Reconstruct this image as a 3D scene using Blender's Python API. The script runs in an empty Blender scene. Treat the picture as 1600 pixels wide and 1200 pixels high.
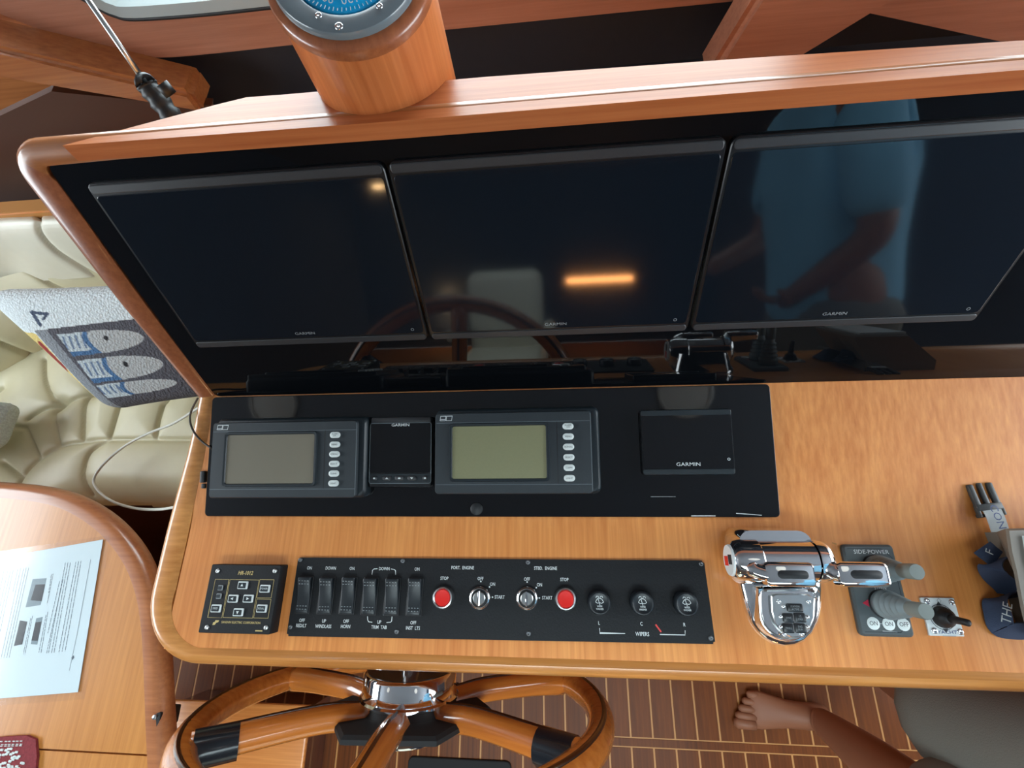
import bpy, bmesh, math, random
import numpy as np
from mathutils import Matrix, Vector

scene = bpy.context.scene
COL = scene.collection
R = math.radians
random.seed(7)
rng = np.random.default_rng(7)

# ------------------------------------------------------------------ camera
FPX = 728.14                      # focal length in pixels of the 1600 x 1200 frame
CAM = np.array([0.0, 0.0, 0.78])
_th, _ya, _ro = R(69.949), R(-16.085), R(16.599)
_F = np.array([math.sin(_ya) * math.cos(_th), math.cos(_ya) * math.cos(_th), -math.sin(_th)])
_r = np.array([math.cos(_ya), -math.sin(_ya), 0.0])
_d = np.cross(_F, _r)
_r2 = math.cos(_ro) * _r + math.sin(_ro) * _d
_d2 = -math.sin(_ro) * _r + math.cos(_ro) * _d
MC = np.stack([_r2, _d2, _F])
cam_data = bpy.data.cameras.new('camera')
cam_data.sensor_width = 36.0
cam_data.lens = FPX / 1600.0 * 36.0
cam_data.clip_start = 0.01
cam_data.clip_end = 200
cam = bpy.data.objects.new('camera', cam_data)
COL.objects.link(cam)
cam.matrix_world = Matrix(((_r2[0], -_d2[0], -_F[0], CAM[0]), (_r2[1], -_d2[1], -_F[1], CAM[1]), (_r2[2], -_d2[2], -_F[2], CAM[2]), (0, 0, 0, 1)))
scene.camera = cam

# ------------------------------------------------------------------ world, light, exposure
scene.view_settings.view_transform = 'Standard'
scene.view_settings.look = 'None'
scene.view_settings.gamma = 1.0
scene.view_settings.use_curve_mapping = False
scene.view_settings.exposure = 1.6
SKY = 4.0
world = bpy.data.worlds.new('overcast_sky')
scene.world = world
world.use_nodes = True
_nt = world.node_tree
_bg = _nt.nodes['Background']
_bg.inputs['Color'].default_value = (0.86, 0.95, 1.0, 1)
_bg.inputs['Strength'].default_value = SKY


def portal(name, loc, rot, sx, sy):
    l = bpy.data.lights.new(name, 'AREA')
    l.shape = 'RECTANGLE'
    l.size, l.size_y = sx, sy
    l.cycles.is_portal = True
    o = bpy.data.objects.new(name, l)
    COL.objects.link(o)
    o.location = loc
    o.rotation_euler = rot
    return o


# room extents used by the walls, the windows and the daylight portals
XL, XR, YF, YB, ZF, ZC = -2.30, 1.80, 0.90, -4.6, -0.80, 1.15
portal("daylight_front", (-0.15, YF + 0.10, 0.55), (R(90), 0, R(180)), 2.6, 0.56)
portal('daylight_port', (XL - 0.02, -0.10, 0.60), (R(90), 0, R(-90)), 1.5, 0.70)
portal('daylight_starboard', (XR + 0.02, -0.10, 0.60), (R(90), 0, R(90)), 1.5, 0.70)

HX0, HX1, HY0, HY1 = -0.80, 0.80, -1.40, -0.66      # added ceiling hatch behind the helm, put in to brighten the dash
portal('daylight_added_hatch', ((HX0 + HX1) / 2, (HY0 + HY1) / 2, ZC + 0.05), (0, 0, 0), HX1 - HX0, HY1 - HY0)


# ------------------------------------------------------------------ picture rays onto planes of the place
def ray(px, py):
    return MC.T @ np.array([(px - 800) / FPX, (py - 600) / FPX, 1.0])


def on_plane(px, py, p0, n):
    v = ray(px, py)
    n = np.asarray(n, float)
    return CAM + v * (np.dot(np.asarray(p0, float) - CAM, n) / np.dot(v, n))


def zp(px, py, z=0.0):
    return on_plane(px, py, (0, 0, z), (0, 0, 1))


def yp(px, py, y):
    return on_plane(px, py, (0, y, 0), (0, 1, 0))


class Frame:
    """a tilted plane of the console: u to the right, v up the slope, w out of it"""
    def __init__(s, o, tilt):
        s.o = np.array(o, float)
        c, n = math.cos(tilt), math.sin(tilt)
        s.ey, s.ez = np.array([0, c, n]), np.array([0, -n, c])
        s.tilt = tilt

    def at(s, px, py, w=0.0):
        p = on_plane(px, py, s.o + s.ez * w, s.ez) - s.o
        return float(p[0]), float(p @ s.ey)

    def quad(s, pts, w=0.0):
        """centre and size of a four-corner picture outline (tl, tr, br, bl)"""
        q = [s.at(x, y, w) for x, y in pts]
        l, r_ = (q[0][0] + q[3][0]) / 2, (q[1][0] + q[2][0]) / 2
        t, b = (q[0][1] + q[1][1]) / 2, (q[2][1] + q[3][1]) / 2
        return (l + r_) / 2, (t + b) / 2, r_ - l, t - b

    def mat(s, u, v, w=0.0):
        p = s.o + np.array([1, 0, 0]) * u + s.ey * v + s.ez * w
        return Matrix.Translation(Vector(p)) @ Matrix.Rotation(s.tilt, 4, 'X')

    def w3(s, u, v, w=0.0):
        return s.o + np.array([1.0, 0, 0]) * u + s.ey * v + s.ez * w


Y0 = 0.0411
FA = Frame((0, 0, 0), 0.0)                         # flat part of the dash
FK = Frame((0, Y0, 0), R(12.2))                    # rising rear part with the black instrument panel
_P = on_plane(900, 603, FK.o, FK.ez)
VK = float((_P - FK.o) @ FK.ey)                    # slope length of FK up to the fold
FB = Frame((0, _P[1], _P[2]), R(62.47))            # screen face
VB = FB.at(800, 199)[1]                            # top of the black glass


# ------------------------------------------------------------------ materials
MATS = {}


def new_mat(name):
    m = bpy.data.materials.new(name)
    m.use_nodes = True
    MATS[name] = m
    return m, m.node_tree.nodes, m.node_tree.links, m.node_tree.nodes['Principled BSDF']


def srgb(r, g, b):
    f = lambda c: (c / 255 / 12.92) if c / 255 <= 0.04045 else ((c / 255 + 0.055) / 1.055) ** 2.4
    return (f(r), f(g), f(b), 1.0)


def plain(name, col, rough=0.5, metal=0.0, spec=0.5, noise=0.0, nscale=60, bump=0.0, coat=0.0, emis=None, estr=0.0):
    m, N, L, p = new_mat(name)
    p.inputs['Base Color'].default_value = col
    p.inputs['Roughness'].default_value = rough
    p.inputs['Metallic'].default_value = metal
    p.inputs['Specular IOR Level'].default_value = spec
    p.inputs['Coat Weight'].default_value = coat
    p.inputs['Coat Roughness'].default_value = 0.08
    if emis:
        p.inputs['Emission Color'].default_value = emis
        p.inputs['Emission Strength'].default_value = estr
    if noise or bump:
        tc = N.new('ShaderNodeTexCoord')
        nz = N.new('ShaderNodeTexNoise')
        nz.inputs['Scale'].default_value = nscale
        nz.inputs['Detail'].default_value = 4
        L.new(tc.outputs['Object'], nz.inputs['Vector'])
        if noise:
            mx = N.new('ShaderNodeMix')
            mx.data_type = 'RGBA'
            mx.inputs[6].default_value = tuple(c * (1 - noise) for c in col[:3]) + (1,)
            mx.inputs[7].default_value = tuple(min(1, c * (1 + noise)) for c in col[:3]) + (1,)
            L.new(nz.outputs['Fac'], mx.inputs[0])
            L.new(mx.outputs[2], p.inputs['Base Color'])
        if bump:
            b = N.new('ShaderNodeBump')
            b.inputs['Strength'].default_value = bump
            b.inputs['Distance'].default_value = 0.002
            L.new(nz.outputs['Fac'], b.inputs['Height'])
            L.new(b.outputs['Normal'], p.inputs['Normal'])
    return m


def wood(name, dark, light, axis='Y', rough=0.32, coat=0.35, fine=150.0, band=9.0, contrast=1.0, croug=0.12, spec=0.5):
    """varnished wood: long fine fibres along the axis and slow broad bands of tone across it"""
    m, N, L, p = new_mat(name)
    p.inputs['Roughness'].default_value = rough
    p.inputs['Specular IOR Level'].default_value = spec
    p.inputs['Coat Weight'].default_value = coat
    p.inputs['Coat Roughness'].default_value = croug
    tc = N.new('ShaderNodeTexCoord')

    def nz(sc_across, sc_along, detail, rgh=0.6):
        mp = N.new('ShaderNodeMapping')
        s = [sc_across] * 3
        s['XYZ'.index(axis)] = sc_along
        mp.inputs['Scale'].default_value = s
        n = N.new('ShaderNodeTexNoise')
        n.inputs['Scale'].default_value = 1.0
        n.inputs['Detail'].default_value = detail
        n.inputs['Roughness'].default_value = rgh
        L.new(tc.outputs['Object'], mp.inputs['Vector'])
        L.new(mp.outputs['Vector'], n.inputs['Vector'])
        return n
    a = nz(fine, fine * 0.028, 3)
    b = nz(band, band * 0.12, 3)
    mix = N.new('ShaderNodeMath')
    mix.operation = 'MULTIPLY_ADD'
    L.new(a.outputs['Fac'], mix.inputs[0])
    mix.inputs[1].default_value = 0.55
    sc = N.new('ShaderNodeMath')
    sc.operation = 'MULTIPLY'
    sc.inputs[1].default_value = 0.45
    L.new(b.outputs['Fac'], sc.inputs[0])
    L.new(sc.outputs[0], mix.inputs[2])
    rp = N.new('ShaderNodeValToRGB')
    rp.color_ramp.elements[0].position = 0.5 - 0.2 / contrast
    rp.color_ramp.elements[1].position = 0.5 + 0.2 / contrast
    rp.color_ramp.elements[0].color = dark
    rp.color_ramp.elements[1].color = light
    L.new(mix.outputs[0], rp.inputs['Fac'])
    L.new(rp.outputs['Color'], p.inputs['Base Color'])
    bm = N.new('ShaderNodeBump')
    bm.inputs['Strength'].default_value = 0.06
    bm.inputs['Distance'].default_value = 0.001
    L.new(a.outputs['Fac'], bm.inputs['Height'])
    L.new(bm.outputs['Normal'], p.inputs['Normal'])
    return m


W_D, W_L = srgb(204, 116, 50), srgb(244, 166, 92)
wood('teak_y', W_D, W_L, 'Y', coat=0.55, croug=0.2)
wood('teak_x', W_D, W_L, 'X')
wood('teak_z', W_D, W_L, 'Z')
wood('rim_x', srgb(182, 112, 48), srgb(226, 158, 88), 'X', coat=0.5)
wood('rim_y', srgb(172, 106, 48), srgb(216, 152, 88), 'Y', coat=0.5)
wood('frame_dark', srgb(128, 66, 34), srgb(176, 104, 64), 'Y', coat=0.5)
wood('frame_top', srgb(138, 76, 38), srgb(182, 116, 66), 'X', coat=0.5)
wood('sill_wood', srgb(146, 94, 72), srgb(178, 124, 100), 'X', coat=0.5, croug=0.25)
wood('wall_wood', srgb(134, 68, 36), srgb(176, 100, 58), 'Z', coat=0.2)
wood('table_wood', srgb(176, 108, 46), srgb(210, 142, 72), 'Y', coat=0.35)
wood('table_edge', srgb(150, 86, 50), srgb(190, 122, 76), 'X', coat=0.4)
wood('plank', srgb(82, 40, 10), srgb(124, 64, 20), 'Y', coat=0.03, rough=0.5, spec=0.2, contrast=1.1)
wood('top_wood', srgb(168, 88, 46), srgb(204, 124, 74), 'X', coat=0.0, rough=0.30, spec=0.22)
wood('pod_wood', srgb(178, 92, 44), srgb(216, 132, 76), 'Z', coat=0.3)
wood('wheel_wood', srgb(166, 86, 30), srgb(214, 130, 56), 'X', coat=1.0, rough=0.25, croug=0.03, fine=90)
wood('wheel_dark', srgb(70, 28, 10), srgb(112, 52, 22), 'X', coat=1.0, rough=0.25, croug=0.03)
plain('holly', srgb(190, 132, 70), 0.5)
plain('inlay_dark', srgb(52, 26, 14), 0.25, coat=0.8)
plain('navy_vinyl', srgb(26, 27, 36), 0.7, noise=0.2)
plain('ceiling_vinyl', srgb(112, 118, 126), 0.7)
plain('aft_panel', srgb(92, 104, 122), 0.7, noise=0.1, nscale=8)
plain('black_glass', (0.0035, 0.0045, 0.006, 1), 0.03, spec=0.5)
plain('black_acrylic', (0.004, 0.0045, 0.006, 1), 0.05, spec=0.5)
plain('screen_glass', (0.006, 0.010, 0.016, 1), 0.065, spec=0.5)
plain('bezel_grey', (0.034, 0.036, 0.040, 1), 0.42)
plain('bezel_black', (0.008, 0.009, 0.011, 1), 0.3)
plain('panel_black', (0.006, 0.007, 0.009, 1), 0.55, spec=0.35, noise=0.25, nscale=400, bump=0.15)
plain('rocker_black', (0.010, 0.014, 0.018, 1), 0.38)
plain('housing_grey', (0.027, 0.036, 0.043, 1), 0.5, noise=0.12, nscale=900, bump=0.12)
plain('housing_side', (0.012, 0.020, 0.026, 1), 0.42)
plain('groove_light', (0.17, 0.21, 0.23, 1), 0.5)
plain('lcd_dull', srgb(128, 122, 106), 0.35)
plain('lcd_green', srgb(140, 140, 106), 0.35, noise=0.06, nscale=300)
plain('button_white', srgb(232, 240, 238), 0.4)
plain('print_white', srgb(225, 232, 232), 0.5)
plain('print_grey', srgb(150, 156, 158), 0.5)
plain('print_dark', srgb(40, 46, 52), 0.6)
plain('print_gold', srgb(206, 184, 120), 0.5)
plain('print_red', srgb(226, 72, 68), 0.5)
plain('print_blue', srgb(58, 78, 130), 0.5)
plain('stop_red', srgb(232, 40, 34), 0.35)
plain('chrome', (0.86, 0.87, 0.88, 1), 0.05, metal=1.0)
plain('satin_metal', (0.62, 0.64, 0.64, 1), 0.28, metal=1.0)
plain('screw_dark', (0.18, 0.19, 0.20, 1), 0.4, metal=0.8)
plain('rubber_black', (0.010, 0.011, 0.013, 1), 0.5)
plain('key_black', (0.012, 0.013, 0.015, 1), 0.35)
plain('thruster_grey', srgb(82, 90, 92), 0.5, noise=0.08, nscale=500)
plain('boot_grey', srgb(124, 138, 142), 0.55)
plain('stick_grey', srgb(120, 128, 124), 0.45)
plain('arrow_red', srgb(190, 36, 66), 0.5)
plain('plate_white', srgb(226, 232, 232), 0.35)
plain('compass_black', (0.012, 0.014, 0.018, 1), 0.18)
plain('bezel_sky_sheen', (0.17, 0.21, 0.235, 1), 0.2)  # black bezel; its grey-blue sky reflection is put into the base colour
plain('dial_blue', srgb(10, 176, 240), 0.3)
plain('gasket_grey', srgb(150, 160, 160), 0.4)
plain('leather', srgb(206, 198, 164), 0.42, noise=0.05, nscale=40, bump=0.0)
plain('leather_light', srgb(222, 218, 200), 0.4, noise=0.04, nscale=40)
plain('sofa_base_and_shade', srgb(70, 34, 18), 0.4)  # settee base; also colours the panels painted as deep shade
plain('cable_white', srgb(206, 206, 196), 0.45)
plain('cable_dark', srgb(62, 54, 46), 0.5)
plain('paper', srgb(206, 222, 228), 0.55)
plain('print_ink', srgb(92, 104, 116), 0.7)
plain('photo_dark', srgb(30, 34, 40), 0.6)
plain('photo_grey', srgb(122, 140, 148), 0.6)
plain('knit_red', srgb(128, 44, 50), 0.9, noise=0.4, nscale=300, bump=0.6)
plain('knit_white', srgb(214, 222, 220), 0.9)
plain('mat_black', (0.010, 0.010, 0.011, 1), 0.8)
plain('strap_navy', srgb(52, 66, 92), 0.8, bump=0.3, nscale=900)
plain('strap_light', srgb(208, 214, 214), 0.8)
plain('strap_lining', srgb(170, 170, 164), 0.85)
plain('case_grey', srgb(124, 118, 108), 0.5)
plain('case_dark', srgb(84, 78, 68), 0.5)
plain('buckle', srgb(60, 62, 62), 0.45)
plain('skin', srgb(150, 98, 72), 0.55)
plain('hair', srgb(60, 44, 34), 0.8)
plain('shorts_grey', srgb(120, 118, 110), 0.85, bump=0.3, nscale=500)
plain('shirt_blue', srgb(140, 204, 240), 0.8, bump=0.2, nscale=500)
plain('lamp_warm', srgb(255, 190, 110), 0.5, emis=(1.0, 0.62, 0.28, 1), estr=30.0)
plain('lamp_orange', srgb(255, 150, 80), 0.5, emis=(1.0, 0.40, 0.12, 1), estr=22.0)
plain('grille_white', srgb(226, 226, 220), 0.6)
plain('curtain_blue', srgb(150, 175, 190), 0.8)


def glass_pane(name):
    m, N, L, p = new_mat(name)
    out = N['Material Output']
    tr = N.new('ShaderNodeBsdfTransparent')
    tr.inputs['Color'].default_value = (0.93, 0.97, 0.97, 1)
    gl = N.new('ShaderNodeBsdfGlossy')
    gl.inputs['Roughness'].default_value = 0.02
    fr = N.new('ShaderNodeFresnel')
    fr.inputs['IOR'].default_value = 1.45
    mx = N.new('ShaderNodeMixShader')
    L.new(fr.outputs['Fac'], mx.inputs['Fac'])
    L.new(tr.outputs[0], mx.inputs[1])
    L.new(gl.outputs[0], mx.inputs[2])
    L.new(mx.outputs[0], out.inputs['Surface'])
    return m


glass_pane('window_glass')


def clear_film(name):
    m, N, L, p = new_mat(name)
    out = N['Material Output']
    tr = N.new('ShaderNodeBsdfTransparent')
    gl = N.new('ShaderNodeBsdfGlossy')
    gl.inputs['Roughness'].default_value = 0.12
    mx = N.new('ShaderNodeMixShader')
    mx.inputs['Fac'].default_value = 0.07
    L.new(tr.outputs[0], mx.inputs[1])
    L.new(gl.outputs[0], mx.inputs[2])
    L.new(mx.outputs[0], out.inputs['Surface'])


clear_film('laminate_film')


def attr_mat(name, rough=0.9, bump=0.5, nscale=700):
    m, N, L, p = new_mat(name)
    p.inputs['Roughness'].default_value = rough
    a = N.new('ShaderNodeAttribute')
    a.attribute_name = 'pattern'
    tc = N.new('ShaderNodeTexCoord')
    n = N.new('ShaderNodeTexVoronoi')
    n.inputs['Scale'].default_value = nscale
    L.new(tc.outputs['Object'], n.inputs['Vector'])
    mx = N.new('ShaderNodeMix')
    mx.data_type = 'RGBA'
    mx.blend_type = 'MULTIPLY'
    mx.inputs[0].default_value = 0.5
    rp = N.new('ShaderNodeValToRGB')
    rp.color_ramp.elements[0].color = (1, 1, 1, 1)
    rp.color_ramp.elements[1].color = (0.62, 0.62, 0.64, 1)
    rp.color_ramp.elements[1].position = 0.8
    L.new(n.outputs['Distance'], rp.inputs['Fac'])
    L.new(a.outputs['Color'], mx.inputs[6])
    L.new(rp.outputs['Color'], mx.inputs[7])
    L.new(mx.outputs[2], p.inputs['Base Color'])
    b = N.new('ShaderNodeBump')
    b.invert = True
    b.inputs['Strength'].default_value = bump
    b.inputs['Distance'].default_value = 0.002
    L.new(n.outputs['Distance'], b.inputs['Height'])
    L.new(b.outputs['Normal'], p.inputs['Normal'])


attr_mat('hooked_wool', nscale=190, bump=0.9)


# ------------------------------------------------------------------ object helpers
def link(name, mesh, mat, parent=None, smooth=False, mw=None):
    o = bpy.data.objects.new(name, mesh)
    COL.objects.link(o)
    if mat is not None and not mesh.materials:
        mesh.materials.append(MATS[mat])
    if smooth:
        for p in mesh.polygons:
            p.use_smooth = True
        if smooth == 'auto':
            try:
                mesh.set_sharp_from_angle(angle=R(38))
            except Exception:
                pass
    if parent is not None:
        o.parent = parent
    if mw is not None:
        if parent is None:
            o.matrix_world = mw
        else:
            o.matrix_local = mw
    return o


def obj(name, bm, mat, parent=None, smooth=False, mw=None):
    bmesh.ops.recalc_face_normals(bm, faces=bm.faces)
    me = bpy.data.meshes.new(name)
    bm.to_mesh(me)
    bm.free()
    return link(name, me, mat, parent, smooth, mw)


def pydata(name, V, Fc, mat, parent=None, smooth=False, mw=None):
    me = bpy.data.meshes.new(name)
    me.from_pydata([tuple(map(float, v)) for v in V], [], [tuple(f) for f in Fc])
    me.update()
    bm = bmesh.new()
    bm.from_mesh(me)
    bmesh.ops.recalc_face_normals(bm, faces=bm.faces)
    bm.to_mesh(me)
    bm.free()
    return link(name, me, mat, parent, smooth, mw)


def tag(o, label=None, cat=None, group=None, kind=None):
    if label:
        o['label'] = label
    if cat:
        o['category'] = cat
    if group:
        o['group'] = group
    if kind:
        o['kind'] = kind
    return o


def thing(name, label, cat, mw=None, group=None):
    o = bpy.data.objects.new(name, None)
    o.empty_display_size = 0.02
    COL.objects.link(o)
    if mw is not None:
        o.matrix_world = mw
    return tag(o, label, cat, group)


def bx(bm, c, s, bevel=0.0, seg=2):
    g = bmesh.ops.create_cube(bm, size=1.0)
    vs = g['verts']
    bmesh.ops.scale(bm, vec=s, verts=vs)
    bmesh.ops.translate(bm, vec=c, verts=vs)
    if bevel:
        es = list({e for v in vs for e in v.link_edges})
        bmesh.ops.bevel(bm, geom=es, offset=bevel, segments=seg, affect='EDGES', profile=0.5)
    return bm


def box(c, s, bevel=0.0, seg=2):
    return bx(bmesh.new(), c, s, bevel, seg)


def rrect(w, h, r, n=5):
    r = max(min(r, w / 2 - 1e-5, h / 2 - 1e-5), 1e-5)
    pts = []
    for cx, cy, a0 in ((w / 2 - r, h / 2 - r, 0), (-w / 2 + r, h / 2 - r, 90), (-w / 2 + r, -h / 2 + r, 180), (w / 2 - r, -h / 2 + r, 270)):
        for i in range(n + 1):
            a = R(a0 + 90 * i / n)
            pts.append((cx + r * math.cos(a), cy + r * math.sin(a)))
    return pts


def loft(bm, rings, cap0=True, cap1=True, closed=True):
    vr = [[bm.verts.new(tuple(map(float, p))) for p in ring] for ring in rings]
    n = len(vr[0])
    for a, b in zip(vr[:-1], vr[1:]):
        for i in range(n if closed else n - 1):
            j = (i + 1) % n
            bm.faces.new((a[i], a[j], b[j], b[i]))
    if cap0:
        bm.faces.new(vr[0][::-1])
    if cap1:
        bm.faces.new(vr[-1])
    return bm


def rprism(w, h, r, levels, c=(0, 0), n=5, bm=None):
    """rounded rectangle lofted through levels of (inset, height)"""
    bm = bm or bmesh.new()
    rings = []
    for ins, z in levels:
        rings.append([(c[0] + x, c[1] + y, z) for x, y in rrect(w - 2 * ins, h - 2 * ins, max(r - ins, 0.0004), n)])
    return loft(bm, rings)


def lathe(profile, n=24, bm=None, c=(0, 0, 0), cap0=True, cap1=True):
    bm = bm or bmesh.new()
    rings = [[(c[0] + r * math.cos(2 * math.pi * i / n), c[1] + r * math.sin(2 * math.pi * i / n), c[2] + z) for i in range(n)] for r, z in profile]
    return loft(bm, rings, cap0, cap1)


def prism(pts, z0, z1, bm=None, bevel=0.0):
    bm = bm or bmesh.new()
    loft(bm, [[(x, y, z0) for x, y in pts], [(x, y, z1) for x, y in pts]])
    return bm


def frames_along(P, closed=False):
    P = [Vector(p) for p in P]
    n = len(P)
    T = []
    for i in range(n):
        a = P[(i - 1) % n] if (closed or i > 0) else P[0]
        b = P[(i + 1) % n] if (closed or i < n - 1) else P[-1]
        T.append((b - a).normalized())
    up = Vector((0, 0, 1)) if abs(T[0].z) < 0.9 else Vector((0, 1, 0))
    N = [(up - T[0] * up.dot(T[0])).normalized()]
    for i in range(1, n):
        v = N[-1] - T[i] * N[-1].dot(T[i])
        N.append(v.normalized() if v.length > 1e-6 else N[-1])
    return P, T, N


def tube(P, rad, n=10, bm=None, closed=False, flat=1.0):
    """round bar along a path; rad a number or one per point; flat squashes it along the frame normal"""
    bm = bm or bmesh.new()
    P, T, N = frames_along(P, closed)
    rings = []
    for i, (p, t, nn) in enumerate(zip(P, T, N)):
        b = t.cross(nn)
        rr = rad[i] if hasattr(rad, '__len__') else rad
        rings.append([p + (nn * math.cos(2 * math.pi * k / n) * flat + b * math.sin(2 * math.pi * k / n)) * rr for k in range(n)])
    if closed:
        rings.append(rings[0])
        loft(bm, rings, False, False)
        bmesh.ops.remove_doubles(bm, verts=bm.verts, dist=1e-6)
        return bm
    return loft(bm, rings)


def smooth_path(P, k=6):
    """Catmull-Rom through points"""
    P = [np.array(p, float) for p in P]
    Q = [2 * P[0] - P[1]] + P + [2 * P[-1] - P[-2]]
    out = []
    for i in range(1, len(Q) - 2):
        for j in range(k):
            t = j / k
            a, b, c, d = Q[i - 1], Q[i], Q[i + 1], Q[i + 2]
            out.append(0.5 * ((2 * b) + (-a + c) * t + (2 * a - 5 * b + 4 * c - d) * t * t + (-a + 3 * b - 3 * c + d) * t ** 3))
    out.append(P[-1])
    return out


_txt = {}


def lettering(s, size, pos, mat, parent, z=0.0, sx=1.0, rot=0.0, align='CENTER', name='lettering', thick=0.0, shear=0.0, mw=None):
    """flat printed letters lying in the parent's plane"""
    key = (s, align, round(shear, 3), round(thick, 4))
    if key not in _txt:
        cu = bpy.data.curves.new('lettering', 'FONT')
        cu.body = s
        cu.align_x = align
        cu.align_y = 'CENTER'
        cu.size = 1.0
        cu.resolution_u = 2
        cu.shear = shear
        cu.offset = thick
        t = bpy.data.objects.new('lettering', cu)
        COL.objects.link(t)
        dg = bpy.context.evaluated_depsgraph_get()
        dg.update()
        me = bpy.data.meshes.new_from_object(t.evaluated_get(dg))
        COL.objects.unlink(t)
        bpy.data.objects.remove(t)
        _txt[key] = me
    me = _txt[key].copy()
    me.materials.clear()
    S = Matrix.Diagonal((size * sx, size, 1, 1))
    me.transform(Matrix.Translation((pos[0], pos[1], z)) @ Matrix.Rotation(rot, 4, 'Z') @ S)
    return link(name, me, mat, parent, mw=mw)


def strip(pts, w, z, mat, parent, name='printed_line', h=0.0002):
    """thin printed line of even width through 2D points"""
    bm = bmesh.new()
    n = len(pts)
    L_, R_ = [], []
    for i, p in enumerate(pts):
        a = np.array(pts[max(i - 1, 0)], float)
        b = np.array(pts[min(i + 1, n - 1)], float)
        d = (b - a) / (np.linalg.norm(b - a) + 1e-12)
        nn = np.array([-d[1], d[0]])
        k = w / 2
        if 0 < i < n - 1:
            d1 = np.array(pts[i], float) - np.array(pts[i - 1], float)
            d1 /= np.linalg.norm(d1) + 1e-12
            k /= max(0.5, abs(float(d1 @ d)))
        L_.append(np.array(p) + nn * k)
        R_.append(np.array(p) - nn * k)
    vl = [bm.verts.new((p[0], p[1], z + h)) for p in L_]
    vr = [bm.verts.new((p[0], p[1], z + h)) for p in R_]
    for i in range(n - 1):
        bm.faces.new((vl[i], vr[i], vr[i + 1], vl[i + 1]))
    return obj(name, bm, mat, parent)


def structure(o):
    o['kind'] = 'structure'
    return o


def wpos(*p):
    return Matrix.Translation(Vector([float(c) for c in p]))
# ================================================================== the setting
# ---- floor: teak planks with light holly seams, running fore and aft
floor = structure(obj('floor', box((-0.25, -1.85, ZF - 0.0255), (4.1, 5.5, 0.05)), 'holly'))
PW, GAP = 0.0605, 0.0050
_pm = box((0, 0, 0), (PW - GAP, 1.0, 0.012), 0.0006, 1)
_pme = bpy.data.meshes.new('plank')
_pm.to_mesh(_pme)
_pm.free()
_pme.materials.append(MATS['plank'])
yc1, yc2 = zp(1130, 1160, ZF)[1], zp(1130, 1173, ZF)[1]
x = -1.30
k = 0
while x < 1.45:
    for (ya, yb) in (((-1.60, yc2 - 0.003), (yc1 + 0.003, 0.02)) if x > 0.12 else ((-1.60, 0.02),)):
        o = bpy.data.objects.new('plank', _pme)
        COL.objects.link(o)
        o.parent = floor
        o.location = (x, (ya + yb) / 2, ZF - 0.0057 + 0.0002 * (k % 2))
        o.scale = (1, yb - ya, 1)
        k += 1
    x += PW
obj('border_board', box((0.80, (yc1 + yc2) / 2, ZF - 0.0057), (1.36, abs(yc1 - yc2), 0.012), 0.0006, 1), 'plank', floor)
# far floor, carpeted, past the part that the picture shows
# ---- walls
def wall(name, polys, mat, axis, a, b, parent=None):
    """panel pieces in the plane across the axis, joined as one wall, between a and b"""
    bm = bmesh.new()
    for pts in polys:
        r0, r1 = [], []
        for (p, q) in pts:
            if axis == 'y':
                r0.append((p, a, q)); r1.append((p, b, q))
            else:
                r0.append((a, p, q)); r1.append((b, p, q))
        loft(bm, [r0, r1])
    return structure(obj(name, bm, mat, parent))


def rect2(x0, x1, z0, z1):
    return [(x0, z0), (x1, z0), (x1, z1), (x0, z1)]


WZ0, WZ1 = 0.27, 0.83          # windows run from sill to head
# side walls: below and above the long side windows, posts between
for nm, X0, X1 in (('wall_port', XL - 0.04, XL), ('wall_starboard', XR, XR + 0.04)):
    P_ = [rect2(YB, YF + 0.1, ZF, WZ0 - 0.02), rect2(YB, YF + 0.1, WZ1 + 0.1, ZC), rect2(YB, -0.85, WZ0 - 0.02, WZ1 + 0.1), rect2(0.65, YF + 0.1, WZ0 - 0.02, WZ1 + 0.1)]
    wall(nm, P_, 'aft_panel', 'x', X0, X1)
wall('wall_rear', [rect2(XL, XR, ZF, ZC)], 'aft_panel', 'y', YB - 0.04, YB)
bm = bmesh.new()
for (x0, x1, y0, y1) in ((XL - 0.05, HX0, YB, YF + 0.15), (HX1, XR + 0.05, YB, YF + 0.15), (HX0, HX1, YB, HY0), (HX0, HX1, HY1, YF + 0.15)):
    bx(bm, ((x0 + x1) / 2, (y0 + y1) / 2, ZC + 0.02), (x1 - x0, y1 - y0, 0.04))
structure(obj('ceiling', bm, 'ceiling_vinyl'))
hatch = structure(thing('added_hatch', None, None, wpos((HX0 + HX1) / 2, (HY0 + HY1) / 2, ZC)))  # added skylight, not a known part of the cabin, for more daylight
hw_, hh_ = HX1 - HX0, HY1 - HY0
for cx_, cy_, sx_, sy_ in ((0, hh_ / 2, hw_ + 0.06, 0.05), (0, -hh_ / 2, hw_ + 0.06, 0.05), (hw_ / 2, 0, 0.05, hh_), (-hw_ / 2, 0, 0.05, hh_), (0, 0, 0.04, hh_)):
    obj('added_hatch_frame', box((cx_, cy_, 0.0), (sx_, sy_, 0.03), 0.006), 'gasket_grey', hatch)
obj('pane', box((0, 0, 0.03), (hw_, hh_, 0.006)), 'window_glass', hatch)

wall('trim_8', [rect2(XL, -1.02, ZF, ZC), rect2(-1.02, -0.66, ZF, 0.262), rect2(-0.66, XR, ZF, 0.05)], 'frame_top', 'y', YF + 0.075, YF + 0.10)
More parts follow.
